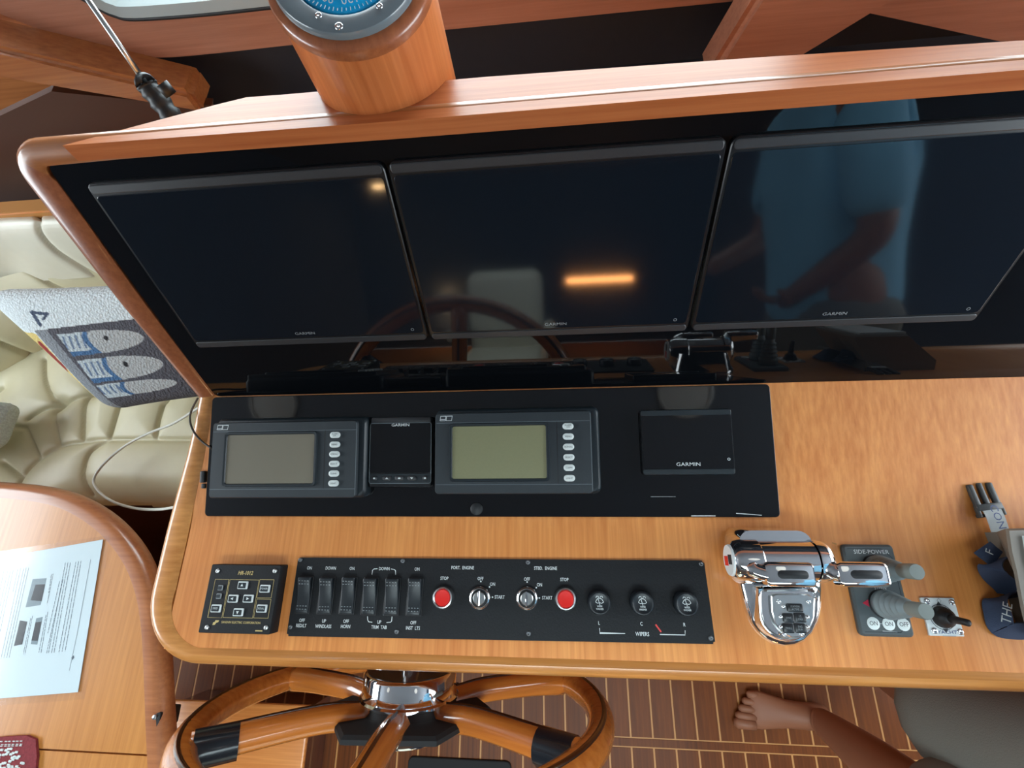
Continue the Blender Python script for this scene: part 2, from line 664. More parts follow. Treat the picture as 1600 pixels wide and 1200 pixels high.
# windshield surround: one curved board under and beside the pane
inner_px = [(20, -75), (80, -36), (112, -16), (140, 0), (158, 11), (180, 20.5), (212, 26), (320, 18.5), (435, 6)]
outer_px = [(-200, -62), (-70, -6), (0, 22), (60, 45), (120, 66), (192, 82), (247, 90), (330, 84), (440, 72)]
inn = [yp(px, py, YF)[[0, 2]] for px, py in inner_px]
out = [yp(px, py, YF)[[0, 2]] for px, py in outer_px]
zi, zo = inn[-1][1], out[-1][1]
for xx_ in (-0.40, -0.30, -0.15, 0.1, 0.35, 0.62):
    inn.append(np.array([xx_, zi])); out.append(np.array([xx_, zo]))


def resample(P, n):
    P = [np.array(p, float) for p in P]
    d = np.concatenate([[0], np.cumsum([np.linalg.norm(b - a) for a, b in zip(P[:-1], P[1:])])])
    t = np.linspace(0, d[-1], n)
    return np.stack([np.interp(t, d, [p[i] for p in P]) for i in range(len(P[0]))], 1)


ri, ro = smooth_path(inn, 6), smooth_path(out, 6)
n = len(ri)
bm = bmesh.new()
rings = []
for a, b in zip(ri, ro):
    rings.append([(a[0], YF, a[1]), (a[0], YF + 0.05, a[1]), (b[0], YF + 0.05, b[1]), (b[0], YF, b[1])])
loft(bm, rings)
fw = structure(obj('wall_front', bm, 'sill_wood', None, smooth='auto'))
# head and far sides of the windshield
wall('trim_1', [rect2(XL, XR, 0.80, ZC), [(XL, 0.2), (-1.20, 0.40), (-1.05, 0.80), (XL, 0.80)], rect2(1.45, XR, 0.10, 0.80)], 'sill_wood', 'y', YF, YF + 0.05)
# pane and gasket
win = structure(thing('window_1', None, None, wpos(0, YF, 0)))
frame_path = [(p[0], 0.012, p[1] + 0.0) for p in ri]
bm = bmesh.new()
rings = []
for i, p in enumerate(ri):
    q = ri[min(i + 1, n - 1)] - ri[max(i - 1, 0)]
    q = q / np.linalg.norm(q)
    nn = np.array([-q[1], q[0]])            # into the opening
    a, b = p + nn * 0.004, p + nn * 0.020
    rings.append([(p[0], -0.004, p[1]), (a[0], -0.010, a[1]), (b[0], -0.006, b[1]), (b[0], 0.03, b[1]), (p[0], 0.03, p[1])])
loft(bm, rings)
g_ = obj('window_frame', bm, 'gasket_grey', win, smooth='auto')
bm = tube([(p[0], -0.004, p[1] - 0.001) for p in ri], 0.0045, 6)
obj('rubber_seal', bm, 'rubber_black', win, smooth=True)
bm = bmesh.new()
loft(bm, [[(p[0], 0.020, p[1]) for p in [(-1.25, 0.80)] + [tuple(q) for q in ri] + [(1.45, zi), (1.45, 0.80)]],
          [(p[0], 0.026, p[1]) for p in [(-1.25, 0.80)] + [tuple(q) for q in ri] + [(1.45, zi), (1.45, 0.80)]]])
obj('pane', bm, 'window_glass', win)

# brace rising from behind the dash to the windshield, right of the compass
q = [yp(1092, 96, 0.86), yp(1148, 0, 0.86), yp(1332, 0, 0.86), yp(1226, 68, 0.86)]
q[1] = q[0] + (q[1] - q[0]) * 5.0
q[2] = q[3] + (q[2] - q[3]) * 5.0
bm = bmesh.new()
loft(bm, [[(p[0], 0.80, p[2]) for p in q], [(p[0], 0.875, p[2]) for p in q]])
es = [e for e in bm.edges]
bmesh.ops.bevel(bm, geom=es, offset=0.012, segments=3, affect='EDGES')
structure(obj('trim_2', bm, 'sill_wood', None, smooth='auto'))
# starboard sill board
q = [yp(1296, 7, 0.84), yp(1560, 64, 0.84), yp(1760, 108, 0.84)]
pl_ = [(p[0], p[2]) for p in q]
wall('trim_3', [pl_ + [(1.25, pl_[-1][1] + 0.05), (1.25, 0.30), (pl_[0][0] + 0.05, 0.30)]], 'sill_wood', 'y', 0.84, 0.90)
# dark recess under the windshield
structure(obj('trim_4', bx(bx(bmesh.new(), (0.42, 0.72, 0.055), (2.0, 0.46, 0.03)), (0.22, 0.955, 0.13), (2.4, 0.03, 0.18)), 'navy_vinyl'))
# port ledge beam below the windshield board
f0, f1, f2, f3 = yp(-60, 64, 0.83), yp(216, 128, 0.83), yp(235, 166, 0.83), yp(-60, 116, 0.83)
f0b, f1b = f0 + (f0 - f1) * 1.2, f1 + (f1 - f0) * 0.32
f3b, f2b = f3 + (f3 - f2) * 1.2, f2 + (f2 - f3) * 0.32
bm = bmesh.new()
loft(bm, [[(f0b[0], 0.83, f0b[2]), (f0b[0], 0.91, f0b[2]), (f3b[0], 0.91, f3b[2]), (f3b[0], 0.83, f3b[2])],
          [(f1b[0], 0.83, f1b[2]), (f1b[0], 0.91, f1b[2]), (f2b[0], 0.91, f2b[2]), (f2b[0], 0.83, f2b[2])]])
bmesh.ops.bevel(bm, geom=list(bm.edges), offset=0.010, segments=3, affect='EDGES')
structure(obj('trim_5', bm, 'frame_top', None, smooth='auto'))
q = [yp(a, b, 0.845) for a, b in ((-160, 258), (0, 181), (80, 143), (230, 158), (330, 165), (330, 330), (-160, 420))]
wall('painted_shade_panel', [[(p[0], p[2]) for p in q]], 'sofa_base_and_shade', 'y', 0.845, 0.865)  # dark colour stands in for the deep shade below the port beam

# ================================================================== helm console
con = thing('helm_console', 'long varnished wooden helm console carrying the screens and switch panels', 'console')
XC1 = 1.45                                            # console runs on to the right, out of the picture
# dash panel: flat, then rising towards the screens
prof = [(-0.158, 0.0), (-0.05, 0.0), (Y0 - 0.03, 0.0)]
for i in range(1, 7):
    t = i / 6
    a, b, c = np.array([Y0 - 0.03, 0]), np.array([Y0, 0]), FK.w3(0, 0.03)[1:]
    p = (1 - t) ** 2 * a + 2 * t * (1 - t) * b + t * t * c
    prof.append(tuple(p))
prof.append(tuple(FK.w3(0, VK + 0.004)[1:]))
bm = bmesh.new()
low = [(y, z - 0.03) for y, z in prof]
ring = lambda xx: [(xx, y, z) for y, z in prof] + [(xx, y, z) for y, z in low[::-1]]
loft(bm, [ring(-0.632), ring(XC1)])
dash = obj('dash_panel', bm, 'teak_y', con)
# rounded rim along the left and front edge
path = []
for v in (VK + 0.001, 0.16, 0.11, 0.06, 0.03):
    u = np.interp(v, [0.0, 0.0224, 0.1363, VK], [-0.679, -0.675, -0.650, -0.6395])
    path.append((FK.w3(u, v), 0.030 + 0.013 * (1 - v / VK)))
for y in (0.02, -0.02, -0.05, -0.072):
    path.append((np.array([-0.680, y, 0.0]), 0.045))
rc = 0.107
for i in range(1, 13):
    a = R(180 + 90 * i / 12)
    path.append((np.array([-0.680 + rc + rc * math.cos(a), -0.0725 + rc * math.sin(a), 0.0]), 0.045 - 0.021 * i / 12))
for xx in (-0.5, -0.3, 0.0, 0.4, 0.8, XC1):
    path.append((np.array([xx, -0.1795, 0.0]), 0.024))
rings = []
PP = [p for p, w in path]
for i, (p, w) in enumerate(path):
    t = PP[min(i + 1, len(PP) - 1)] - PP[max(i - 1, 0)]
    t = t / np.linalg.norm(t)
    up = np.array([0, 0, 1.0])
    if i < 5:
        up = FK.ez
    inw = np.cross(up, t)                              # towards the panel
    prof2 = [(0.010, -0.040), (0.002, -0.034), (0.0, -0.020), (0.001, -0.008), (0.004, -0.001), (0.009, 0.0035), (0.016, 0.0050), (w * 0.70, 0.0042), (w * 0.9, 0.0020), (w + 0.001, 0.0003), (w + 0.001, -0.040)]
    rings.append([p + inw * s + up * h for s, h in prof2])
bm = bmesh.new()
loft(bm, rings)
obj('rim', bm, 'rim_x', con, smooth='auto')
# pedestal below, set back
obj('pedestal', box((0.42, 0.235, -0.415), (1.90, 0.30, 0.75)), 'teak_z', con)
# core behind the screen face
cz, cy = FB.w3(0, VB)[2], FB.w3(0, VB)[1]
bm = bmesh.new()
A0, A1 = FB.w3(0, -0.004, -0.012), FB.w3(0, VB + 0.012, -0.012)
loft(bm, [[(xx, A0[1], A0[2]), (xx, A1[1], A1[2]), (xx, A1[1] + 0.045, A1[2] - 0.02), (xx, A0[1] + 0.22, A0[2])] for xx in (-0.615, XC1)])
obj('screen_housing', bm, 'teak_z', con)
# frame of the screen face: left bar, rounded corner, top bar
path = []
for v in np.linspace(0.0, 0.335, 8):
    path.append((np.array([-0.6395 - 0.010 * min(1, v / 0.2), v]), 0.036 + 0.006 * v / 0.335))
rc = 0.045
VT = VB + 0.026
for i in range(0, 9):
    a = R(180 - 90 * i / 8)
    path.append((np.array([-0.6495 + rc + rc * math.cos(a), VT - rc + rc * math.sin(a)]), 0.042 - 0.014 * i / 8))
for xx in (-0.5, -0.3, 0.0, 0.4, 0.8, XC1):
    path.append((np.array([xx, VT]), 0.0265))
rings = []
for i, (p, w) in enumerate(path):
    t = path[min(i + 1, len(path) - 1)][0] - path[max(i - 1, 0)][0]
    t = t / np.linalg.norm(t)
    inw = np.array([t[1], -t[0]])
    ring_ = []
    for s, h in ((0.012, -0.030), (0.006, -0.024), (0.001, -0.015), (-0.001, -0.006), (0.001, 0.001), (0.006, 0.0055), (0.013, 0.0070), (w * 0.86, 0.0060), (w, 0.0035), (w, -0.030)):
        q2 = p + inw * s
        ring_.append(FB.w3(q2[0], q2[1], h))
    rings.append(ring_)
bm = bmesh.new()
loft(bm, rings[:13])
obj('frame_side', bm, 'frame_dark', con, smooth='auto')
bm = bmesh.new()
loft(bm, rings[12:])
obj('frame_top', bm, 'frame_top', con, smooth='auto')
# shelf on top of the console, sloping down to the bow; left end cut on the slant
zf = FB.w3(0, VT, 0)[2]
FC = Frame((0, zp(600, 187, zf)[1], zf + 0.001), R(-9))
topf = [FC.at(px, py) for px, py in ((100, 224), (360, 205), (600, 187), (1600, 105))]
topb = [FC.at(px, py) for px, py in ((1600, 63), (1180, 90), (760, 120), (440, 148), (385, 152), (340, 163))]
pts = topf + [(XC1, topf[-1][1]), (XC1, topb[0][1])] + topb
bm = prism([(a, b - 0.004 if j < 5 else b) for j, (a, b) in enumerate(pts)], -0.02, 0.0)
obj('console_top', bm, 'top_wood', con, mw=FC.mat(0, 0))

# ================================================================== black screen fascia and the three displays
UB0 = -0.6065
fas = thing('screen_fascia', 'large glossy black glass fascia behind the three wide displays', 'glass panel', FB.mat((UB0 + XC1) / 2, VB / 2))
wB = XC1 - UB0
obj('glass_sheet', rprism(wB, VB + 0.004, 0.012, [(0, -0.011), (0, 0.0018), (0.0012, 0.003)], n=3), 'black_glass', fas)

DW, DH, DV = 0.3765, 0.2570, 0.2405
names = ('leftmost wide marine display, beside the wooden frame edge', 'middle wide marine display, directly above the engine readouts', 'rightmost wide marine display, cut off by the picture edge')
for i, cx in enumerate((-0.3800, 0.0010, 0.3820)):
    d = thing('marine_display', 'black ' + names[i], 'display', FB.mat(cx, DV, 0.003), 'wide displays on the screen fascia')
    obj('body', rprism(DW, DH, 0.010, [(0, 0.0), (0, 0.0045), (0.0012, 0.0058), (0.0040, 0.0058)]), 'bezel_black', d, smooth='auto')
    sc_ = obj('screen', rprism(DW - 0.008, DH - 0.030, 0.005, [(0, 0.0050), (0, 0.0062), (0.0005, 0.0064)], c=(0, -0.0005), n=3), 'screen_glass', d)
    obj('top_bezel', rprism(DW - 0.006, 0.0105, 0.004, [(0, 0.0048), (0, 0.0068), (0.001, 0.0074)], c=(0, DH / 2 - 0.0075), n=3), 'bezel_grey', d)
    obj('bottom_bezel', rprism(DW - 0.006, 0.0105, 0.004, [(0, 0.0048), (0, 0.0068), (0.001, 0.0074)], c=(0, -DH / 2 + 0.0070), n=3), 'bezel_grey', d)
    lettering('GARMIN', 0.0068, (0.0, -DH / 2 + 0.0215), 'print_grey', d, z=0.0066, sx=1.25)
    b = obj('power_mark', lathe([(0.0024, 0.0066), (0.0024, 0.0068), (0.0017, 0.0068), (0.0017, 0.0066)], 14, c=(DW / 2 - 0.020, -DH / 2 + 0.0215, 0), cap0=False, cap1=False), 'print_grey', d)

# ================================================================== black instrument panel on the rising part of the dash
quad = FK.quad(((330.5, 619), (1203, 602), (1219, 807), (320.5, 808)), 0.006)
ku, kv, kw, kh = quad
kp = thing('instrument_panel', 'glossy black acrylic panel under the readouts, screwed to the dash', 'panel', FK.mat(ku, kv))
obj('sheet', rprism(kw, kh, 0.007, [(0, 0.0), (0, 0.0052), (0.001, 0.0062)]), 'black_acrylic', kp)
# scuff line and highlights painted white along the lip of the sheet
s_ = FK.at(1036, 776, 0.006)
strip([(-0.019 + s_[0] - ku, s_[1] - kv), (0.019 + s_[0] - ku, s_[1] - kv)], 0.0007, 0.0062, 'print_grey', kp, 'scratch')
for (ax, ay, bx_, by_) in ((1150, 802, 1190, 805), (1080, 806, 1118, 806)):
    a, b = FK.at(ax, ay, 0.006), FK.at(bx_, by_, 0.006)
    strip([(a[0] - ku, a[1] - kv), (b[0] - ku, b[1] - kv)], 0.0012, 0.0062, 'print_white', kp, 'edge_highlight')
# round plug in the sheet
s_ = FK.at(745, 795, 0.006)
obj('plug', lathe([(0.010, 0.005), (0.010, 0.0085), (0.008, 0.0098), (0.0005, 0.0098)], 20, c=(s_[0] - ku, s_[1] - kv, 0)), 'rubber_black', kp, smooth='auto')
KT = 0.0062                                            # top face of the sheet


def on_k(pts, w):
    return FK.quad(pts, KT + w)


# ---- engine readouts
def engine_readout(face, label, lcd):
    hgt = 0.030
    u, v, w, h = on_k(face, hgt)
    t = thing('engine_readout', label, 'instrument', FK.mat(u, v, KT), 'engine readouts on the black panel')
    # base larger than the face on the top and right
    bm = bmesh.new()
    bw, bh = w + 0.014, h + 0.008
    rings = []
    for ins, z, sh in ((0, 0.0, 1.0), (0, 0.016, 1.0), (0.002, 0.021, 1.0), (0.004, 0.023, 1.0)):
        rings.append([(x_ + 0.006, y_ + 0.003, z) for x_, y_ in rrect(bw - 2 * ins, bh - 2 * ins, 0.010, 4)])
    loft(bm, rings)
    obj('back_box', bm, 'housing_side', t, smooth='auto')
    obj('face', rprism(w, h, 0.006, [(0, 0.0), (0, hgt - 0.002), (0.0015, hgt), (0.006, hgt)]), 'housing_grey', t, smooth='auto')
    z = hgt
    T, B_, L_, R_ = h / 2, -h / 2, -w / 2, w / 2
    sw, sh_ = w * 0.60, h * 0.640
    scx, scy = L_ + w * 0.415, 0.001
    # recess lip round the LCD
    ring = rrect(sw + 0.010, sh_ + 0.010, 0.006, 4)
    ring2 = rrect(sw, sh_, 0.003, 4)
    bm = bmesh.new()
    loft(bm, [[(scx + a, scy + b, z) for a, b in ring], [(scx + a, scy + b, z + 0.0030) for a, b in rrect(sw + 0.008, sh_ + 0.008, 0.005, 4)], [(scx + a, scy + b, z + 0.0026) for a, b in rrect(sw + 0.002, sh_ + 0.002, 0.004, 4)], [(scx + a, scy + b, z + 0.0008) for a, b in ring2]], False, False)
    obj('screen_surround', bm, 'housing_side', t, smooth='auto')
    obj('screen', rprism(sw, sh_, 0.003, [(0, z - 0.001), (0, z + 0.0009)], c=(scx, scy), n=4), lcd, t)
    # grooves
    gy1, gy2 = T - h * 0.125, B_ + h * 0.115
    for gy in (gy1, gy2):
        strip([(L_ + 0.002, gy), (R_ - 0.002, gy)], 0.0007, z, 'groove_light', t, 'groove')
    strip([(R_ - w * 0.215, gy1), (R_ - w * 0.215, gy2)], 0.0010, z, 'rubber_black', t, 'groove')
    strip([(R_ - 0.0012, T - 0.004), (R_ - 0.0012, B_ + 0.004)], 0.0008, z, 'groove_light', t, 'groove')
    # maker's mark: two outlined squares
    mx, my = L_ + w * 0.070, T - h * 0.068
    for k_, (dx, ww) in enumerate(((-0.0050, 0.0085), (0.0050, 0.0090))):
        r4 = [(mx + dx - ww / 2, my - 0.0035), (mx + dx + ww / 2, my - 0.0035), (mx + dx + ww / 2 + 0.0012, my + 0.0038), (mx + dx - ww / 2 + 0.0012, my + 0.0038), (mx + dx - ww / 2, my - 0.0035)]
        strip(r4, 0.0009, z, 'print_white', t, 'maker_mark')
    strip([(mx - 0.0088, my - 0.0016), (mx - 0.0010, my - 0.0016)], 0.0009, z, 'print_white', t, 'maker_mark')
    # oval keys
    for k_, word in enumerate(('ALARM\nOFF', 'MENU', 'SCROLL', 'SELECT', 'CLEAR', 'LIGHT')):
        y_ = T - h * (0.190 + 0.1245 * k_)
        x_ = R_ - w * 0.145
        bt = obj('button', rprism(0.0172, 0.0100, 0.0050, [(0, z - 0.001), (0, z + 0.0022), (0.0008, z + 0.0030), (0.0025, z + 0.0033)], c=(x_, y_)), 'button_white', t, smooth='auto')
        lettering(word, 0.0036 if k_ else 0.0030, (x_, y_), 'print_dark', bt, z=z + 0.0034, name='lettering')
    return t


engine_readout(((332.5, 659), (558, 658), (556, 778), (325, 778.5)), 'charcoal engine readout with a dull grey screen, nearest the cream settee', 'lcd_dull')
engine_readout(((679.5, 645), (922.5, 642), (928, 771), (679.5, 773)), 'charcoal engine readout with a greenish screen, right of the small square gauge', 'lcd_green')

# ---- small square instrument between them
hg = 0.016
u, v, w, h = on_k(((577.5, 661), (674, 660), (673.5, 755.5), (577, 756)), hg)
t = thing('square_gauge', 'small square black sailing gauge between the two engine readouts', 'instrument', FK.mat(u, v, KT))
obj('body', rprism(w, h + 0.010, 0.004, [(0, 0.0), (0, hg - 0.004), (0.001, hg - 0.001)], c=(0, -0.001)), 'bezel_black', t, smooth='auto')
bm = bmesh.new()
bx(bm, (0, h / 2 + 0.0045, 0.010), (w - 0.002, 0.010, 0.012), 0.003)
obj('top_bevel', bm, 'bezel_grey', t, smooth='auto')
ring = rrect(w, h, 0.004, 4)
bm = bmesh.new()
loft(bm, [[(a, b, hg - 0.003) for a, b in ring], [(a, b, hg) for a, b in ring], [(a, b, hg) for a, b in rrect(w - 0.002, h - 0.002, 0.003, 4)], [(a, b, hg - 0.001) for a, b in rrect(w - 0.0022, h - 0.0022, 0.003, 4)]], False, False)
obj('bezel_edge', bm, 'groove_light', t, smooth='auto')
obj('screen', rprism(w - 0.003, h * 0.81, 0.002, [(0, hg - 0.002), (0, hg + 0.0003)], c=(0, h * 0.085), n=3), 'black_acrylic', t)
obj('key_bar', rprism(w - 0.003, h * 0.15, 0.002, [(0, hg - 0.002), (0, hg + 0.0005)], c=(0, -h * 0.415), n=3), 'housing_side', t)
lettering('GARMIN', 0.0065, (0, h * 0.46), 'print_white', t, z=hg + 0.0006, sx=1.25, thick=0.01)
for k_, (fx, bw) in enumerate(((-0.405, 0.010), (-0.20, 0.0150), (0.0, 0.0150), (0.20, 0.0150), (0.41, 0.0080))):
    b = obj('button', rprism(bw, 0.0075, 0.0037, [(0, hg), (0, hg + 0.0016), (0.0008, hg + 0.0022)], c=(fx * w, -h * 0.41), n=4), 'bezel_grey', t, smooth='auto')
    zz = hg + 0.0024
    cx_, cy_ = fx * w, -h * 0.41
    if k_ in (1, 3):
        s_ = 1 if k_ == 1 else -1
        obj('mark', prism([(cx_ - 0.0028, cy_ - 0.0013 * s_), (cx_ + 0.0028, cy_ - 0.0013 * s_), (cx_, cy_ + 0.0018 * s_)], zz, zz + 0.0002), 'print_white', b)
    else:
        obj('mark', rprism(0.0042 if k_ == 2 else 0.0034, 0.0026, 0.0012, [(0, zz), (0, zz + 0.0002)], c=(cx_, cy_), n=3), 'print_white', b)

# ---- compact chart plotter
hg = 0.010
u, v, w, h = on_k(((1000, 640.5), (1143.5, 638.5), (1149, 742), (1004, 743)), hg)
t = thing('chart_plotter', 'compact black chart plotter alone on the right of the black panel', 'display', FK.mat(u, v, KT))
obj('body', rprism(w, h, 0.005, [(0, 0.0), (0, hg - 0.002), (0.001, hg - 0.0002), (0.003, hg)]), 'bezel_black', t, smooth='auto')
obj('top_bezel', rprism(w - 0.002, 0.0085, 0.003, [(0, hg - 0.002), (0, hg + 0.0006), (0.0006, hg + 0.0010)], c=(0, h / 2 - 0.0052), n=3), 'housing_side', t)
obj('bottom_bezel', rprism(w - 0.002, 0.0085, 0.003, [(0, hg - 0.002), (0, hg + 0.0006), (0.0006, hg + 0.0010)], c=(0, -h / 2 + 0.0052), n=3), 'housing_side', t)
obj('screen', rprism(w - 0.004, h - 0.019, 0.002, [(0, hg - 0.002), (0, hg + 0.0004)], n=3), 'black_acrylic', t)
lettering('GARMIN', 0.0078, (0, -h / 2 + 0.0165), 'print_white', t, z=hg + 0.0007, sx=1.25)
obj('power_mark', lathe([(0.0022, hg + 0.0006), (0.0022, hg + 0.0008), (0.0014, hg + 0.0008), (0.0014, hg + 0.0006)], 14, c=(w / 2 - 0.009, -h / 2 + 0.024, 0), cap0=False, cap1=False), 'print_white', t)
# ================================================================== controls on the flat part of the dash
def lp(px, py, w, c):
    a = FA.at(px, py, w)
    return a[0] - c[0], a[1] - c[1]


def screw(parent, x, y, z, r=0.0035, mat='screw_dark', name='screw', mesh={}):
    key = (round(r, 4), mat)
    if key not in mesh:
        bm = lathe([(r, 0.0), (r, 0.0006), (r * 0.8, 0.0013), (r * 0.35, 0.0016), (r * 0.3, 0.0009), (r * 0.02, 0.0008)], 12)
        bmesh.ops.recalc_face_normals(bm, faces=bm.faces)
        me = bpy.data.meshes.new('screw')
        bm.to_mesh(me)
        bm.free()
        me.materials.append(MATS[mat])
        for p in me.polygons:
            p.use_smooth = True
        mesh[key] = me
    o = bpy.data.objects.new(name, mesh[key])
    COL.objects.link(o)
    o.parent = parent
    o.location = (x, y, z)
    return o


# ---- searchlight remote
H1 = 0.022
u, v, w, h = FA.quad(((329, 882.5), (436.5, 882), (424, 990.5), (311, 990)), H1)
sl = thing('searchlight_remote', 'square black remote keypad with gold lettering at the left end of the dash', 'control panel', FA.mat(u, v))
c = (u, v)
obj('case', rprism(w, h, 0.002, [(0, 0.0), (0, H1 - 0.001), (0.0008, H1)], n=3), 'panel_black', sl, smooth='auto')
zq = lambda zx, zy: lp(310 + zx / 10, 876 + zy / 10, H1, c)
for zx, zy in ((305, 160), (1197, 160), (135, 1043), (1058, 1047)):
    screw(sl, *zq(zx, zy), H1, 0.0036, 'satin_metal')
for k_, P4 in enumerate((((262, 293), (478, 293), (370, 890), (150, 890)), ((492, 297), (945, 300), (852, 893), (388, 893)), ((960, 297), (1183, 297), (1138, 582), (915, 580)), ((912, 600), (1135, 603), (1090, 900), (868, 895)))):
    q = [zq(*p) for p in P4]
    l, r_ = (q[0][0] + q[3][0]) / 2, (q[1][0] + q[2][0]) / 2
    tt, bb = (q[0][1] + q[1][1]) / 2, (q[2][1] + q[3][1]) / 2
    strip([(l, tt), (r_, tt), (r_, bb), (l, bb), (l, tt)], 0.0005, H1, 'print_gold', sl)
for k_, (zx, zy, bw, bh, mark) in enumerate(((700, 383, 0.0165, 0.0112, 'up'), (548, 592, 0.0165, 0.0112, 'left'), (785, 592, 0.0165, 0.0112, 'right'), (630, 805, 0.0165, 0.0112, 'down'), (1045, 437, 0.0165, 0.0112, 'POWER'), (997, 747, 0.0165, 0.0112, 'SIGNAL'), (283, 745, 0.0165, 0.0112, 'SPEED'), (350, 423, 0.0082, 0.0076, 'HI'), (325, 552, 0.0082, 0.0076, 'LO'))):
    x_, y_ = zq(zx, zy)
    key = obj('key', rprism(bw, bh, 0.0012, [(0, H1 - 0.0005), (0, H1 + 0.0012), (0.0006, H1 + 0.0016)], c=(x_, y_), n=3), 'print_white' if bw > 0.01 else 'print_grey', sl)
    obj('key_face', rprism(bw * 0.76, bh * 0.70, 0.0006, [(0, H1 + 0.0014), (0, H1 + 0.0020)], c=(x_ - bw * 0.045, y_ - bh * 0.03), n=2), 'housing_side' if bw > 0.01 else 'housing_grey', key)
    zz = H1 + 0.0021
    if mark in ('up', 'down', 'left', 'right'):
        a = {'up': 90, 'down': -90, 'left': 180, 'right': 0}[mark]
        pts = [(x_ - bw * 0.045 + 0.0026 * math.cos(R(a + d_)), y_ + 0.0026 * math.sin(R(a + d_))) for d_ in (0, 125, 235)]
        obj('arrow', prism(pts, zz, zz + 0.0002), 'print_white', key)
    else:
        lettering(mark, 0.0040 if bw > 0.01 else 0.0036, (x_ - bw * 0.045, y_), 'print_white' if bw > 0.01 else 'print_dark', key, z=zz, sx=0.8)
x_, y_ = zq(735, 195)
lettering('HR-1012', 0.0082, (x_, y_), 'print_gold', sl, z=H1 + 0.0003, sx=0.85, shear=0.25, thick=0.02)
x_, y_ = zq(665, 968)
lettering('SANSHIN ELECTRIC CORPORATION', 0.0045, (x_, y_), 'print_gold', sl, z=H1 + 0.0003, sx=0.88, thick=0.012)
x_, y_ = zq(270, 968)
obj('maker_mark', prism([(x_ - 0.0045, y_ - 0.0035), (x_ - 0.0005, y_ - 0.0030), (x_ + 0.0008, y_ - 0.0003), (x_ + 0.0042, y_ + 0.0006), (x_ + 0.0052, y_ + 0.0034), (x_ - 0.0008, y_ + 0.0034), (x_ - 0.0018, y_ + 0.0008), (x_ - 0.0040, y_ + 0.0004)], H1 + 0.0001, H1 + 0.0003), 'print_gold', sl)
x_, y_ = zq(945, 1097)
strip([(x_ - 0.0058, y_), (x_ + 0.0058, y_)], 0.0016, H1, 'print_gold', sl, 'small_print')

# ---- switch panel
HP = 0.004
u, v, w, h = FA.quad(((465, 871), (1100, 876), (1118, 1007), (447, 994)), HP)
sp = thing('switch_panel', 'long black switch panel with rockers, stop buttons, ignition locks and wiper knobs', 'switch panel', FA.mat(u, v))
c = (u, v)
sq = [lp(px, py, HP, c) for px, py in ((466, 871), (1100, 876), (1118, 1006.5), (447.5, 994))]
bm = prism([(a, b) for a, b in sq[::-1]], 0.0, HP)
bmesh.ops.bevel(bm, geom=[e for e in bm.edges if abs(e.verts[0].co.z - e.verts[1].co.z) > 0.001], offset=0.003, segments=3, affect='EDGES')
obj('plate', bm, 'panel_black', sp)
Lp = lambda px, py, ww=HP: lp(px, py, ww, c)
for px, py in ((469.4, 874.8), (629.5, 876.3), (825, 878.5), (1095.5, 881), (454, 979.5), (620, 987), (826, 990), (1110.5, 997)):
    screw(sp, *Lp(px, py), HP, 0.0035)
# rocker: curved top, two rows of dots at each end
def rocker_mesh():
    bm = bmesh.new()
    W, Hh, n = 0.0212, 0.0510, 16
    rings = []
    for i in range(n + 1):
        y = -Hh / 2 + Hh * i / n
        t = y / (Hh / 2)
        top = 0.0085 + 0.0045 * t - 0.003 * (1 - t * t)
        e = 0.0016 if i in (0, n) else 0.0
        top -= e
        rings.append([(-W / 2, y, 0.0), (-W / 2, y, top - 0.0016), (-W / 2 + 0.0008, y, top - 0.0004), (-W / 2 + 0.002, y, top), (W / 2 - 0.002, y, top), (W / 2 - 0.0008, y, top - 0.0004), (W / 2, y, top - 0.0016), (W / 2, y, 0.0)])
    loft(bm, rings)
    bmesh.ops.recalc_face_normals(bm, faces=bm.faces)
    me = bpy.data.meshes.new('rocker')
    bm.to_mesh(me)
    bm.free()
    me.materials.append(MATS['rocker_black'])
    for p in me.polygons:
        p.use_smooth = True
    me.set_sharp_from_angle(angle=R(38))
    return me, W, Hh


rk, RW, RH = rocker_mesh()
bm = bmesh.new()
for i in range(4):
    for y in (-0.0205, -0.0160, 0.0160, 0.0205):
        t = y / (RH / 2)
        top = 0.0085 + 0.0045 * t - 0.003 * (1 - t * t)
        bx(bm, ((i - 1.5) * 0.0046, y, top + 0.0001), (0.0022, 0.0009, 0.0006))
bmesh.ops.recalc_face_normals(bm, faces=bm.faces)
rd = bpy.data.meshes.new('grip_dots')
bm.to_mesh(rd)
bm.free()
rd.materials.append(MATS['print_grey'])
for k_, (px, py) in enumerate(((472.2, 930), (506.6, 931), (541.3, 931), (575.5, 932), (610.6, 932.5), (646.2, 933))):
    x_, y_ = Lp(px, py, 0.012)
    o = bpy.data.objects.new('rocker_switch', rk)
    COL.objects.link(o)
    o.parent = sp
    o.location = (x_, y_, HP)
    d_ = bpy.data.objects.new('grip_dots', rd)
    COL.objects.link(d_)
    d_.parent = o
    if k_ in (0, 2, 5):
        o.rotation_euler = (R(-3), 0, 0)
    obj('switch_frame', rprism(RW + 0.004, RH + 0.004, 0.002, [(0, HP - 0.001), (0, HP + 0.0016), (0.0008, HP + 0.002)], c=(x_, y_), n=2), 'rubber_black', sp)
LS = 0.0068
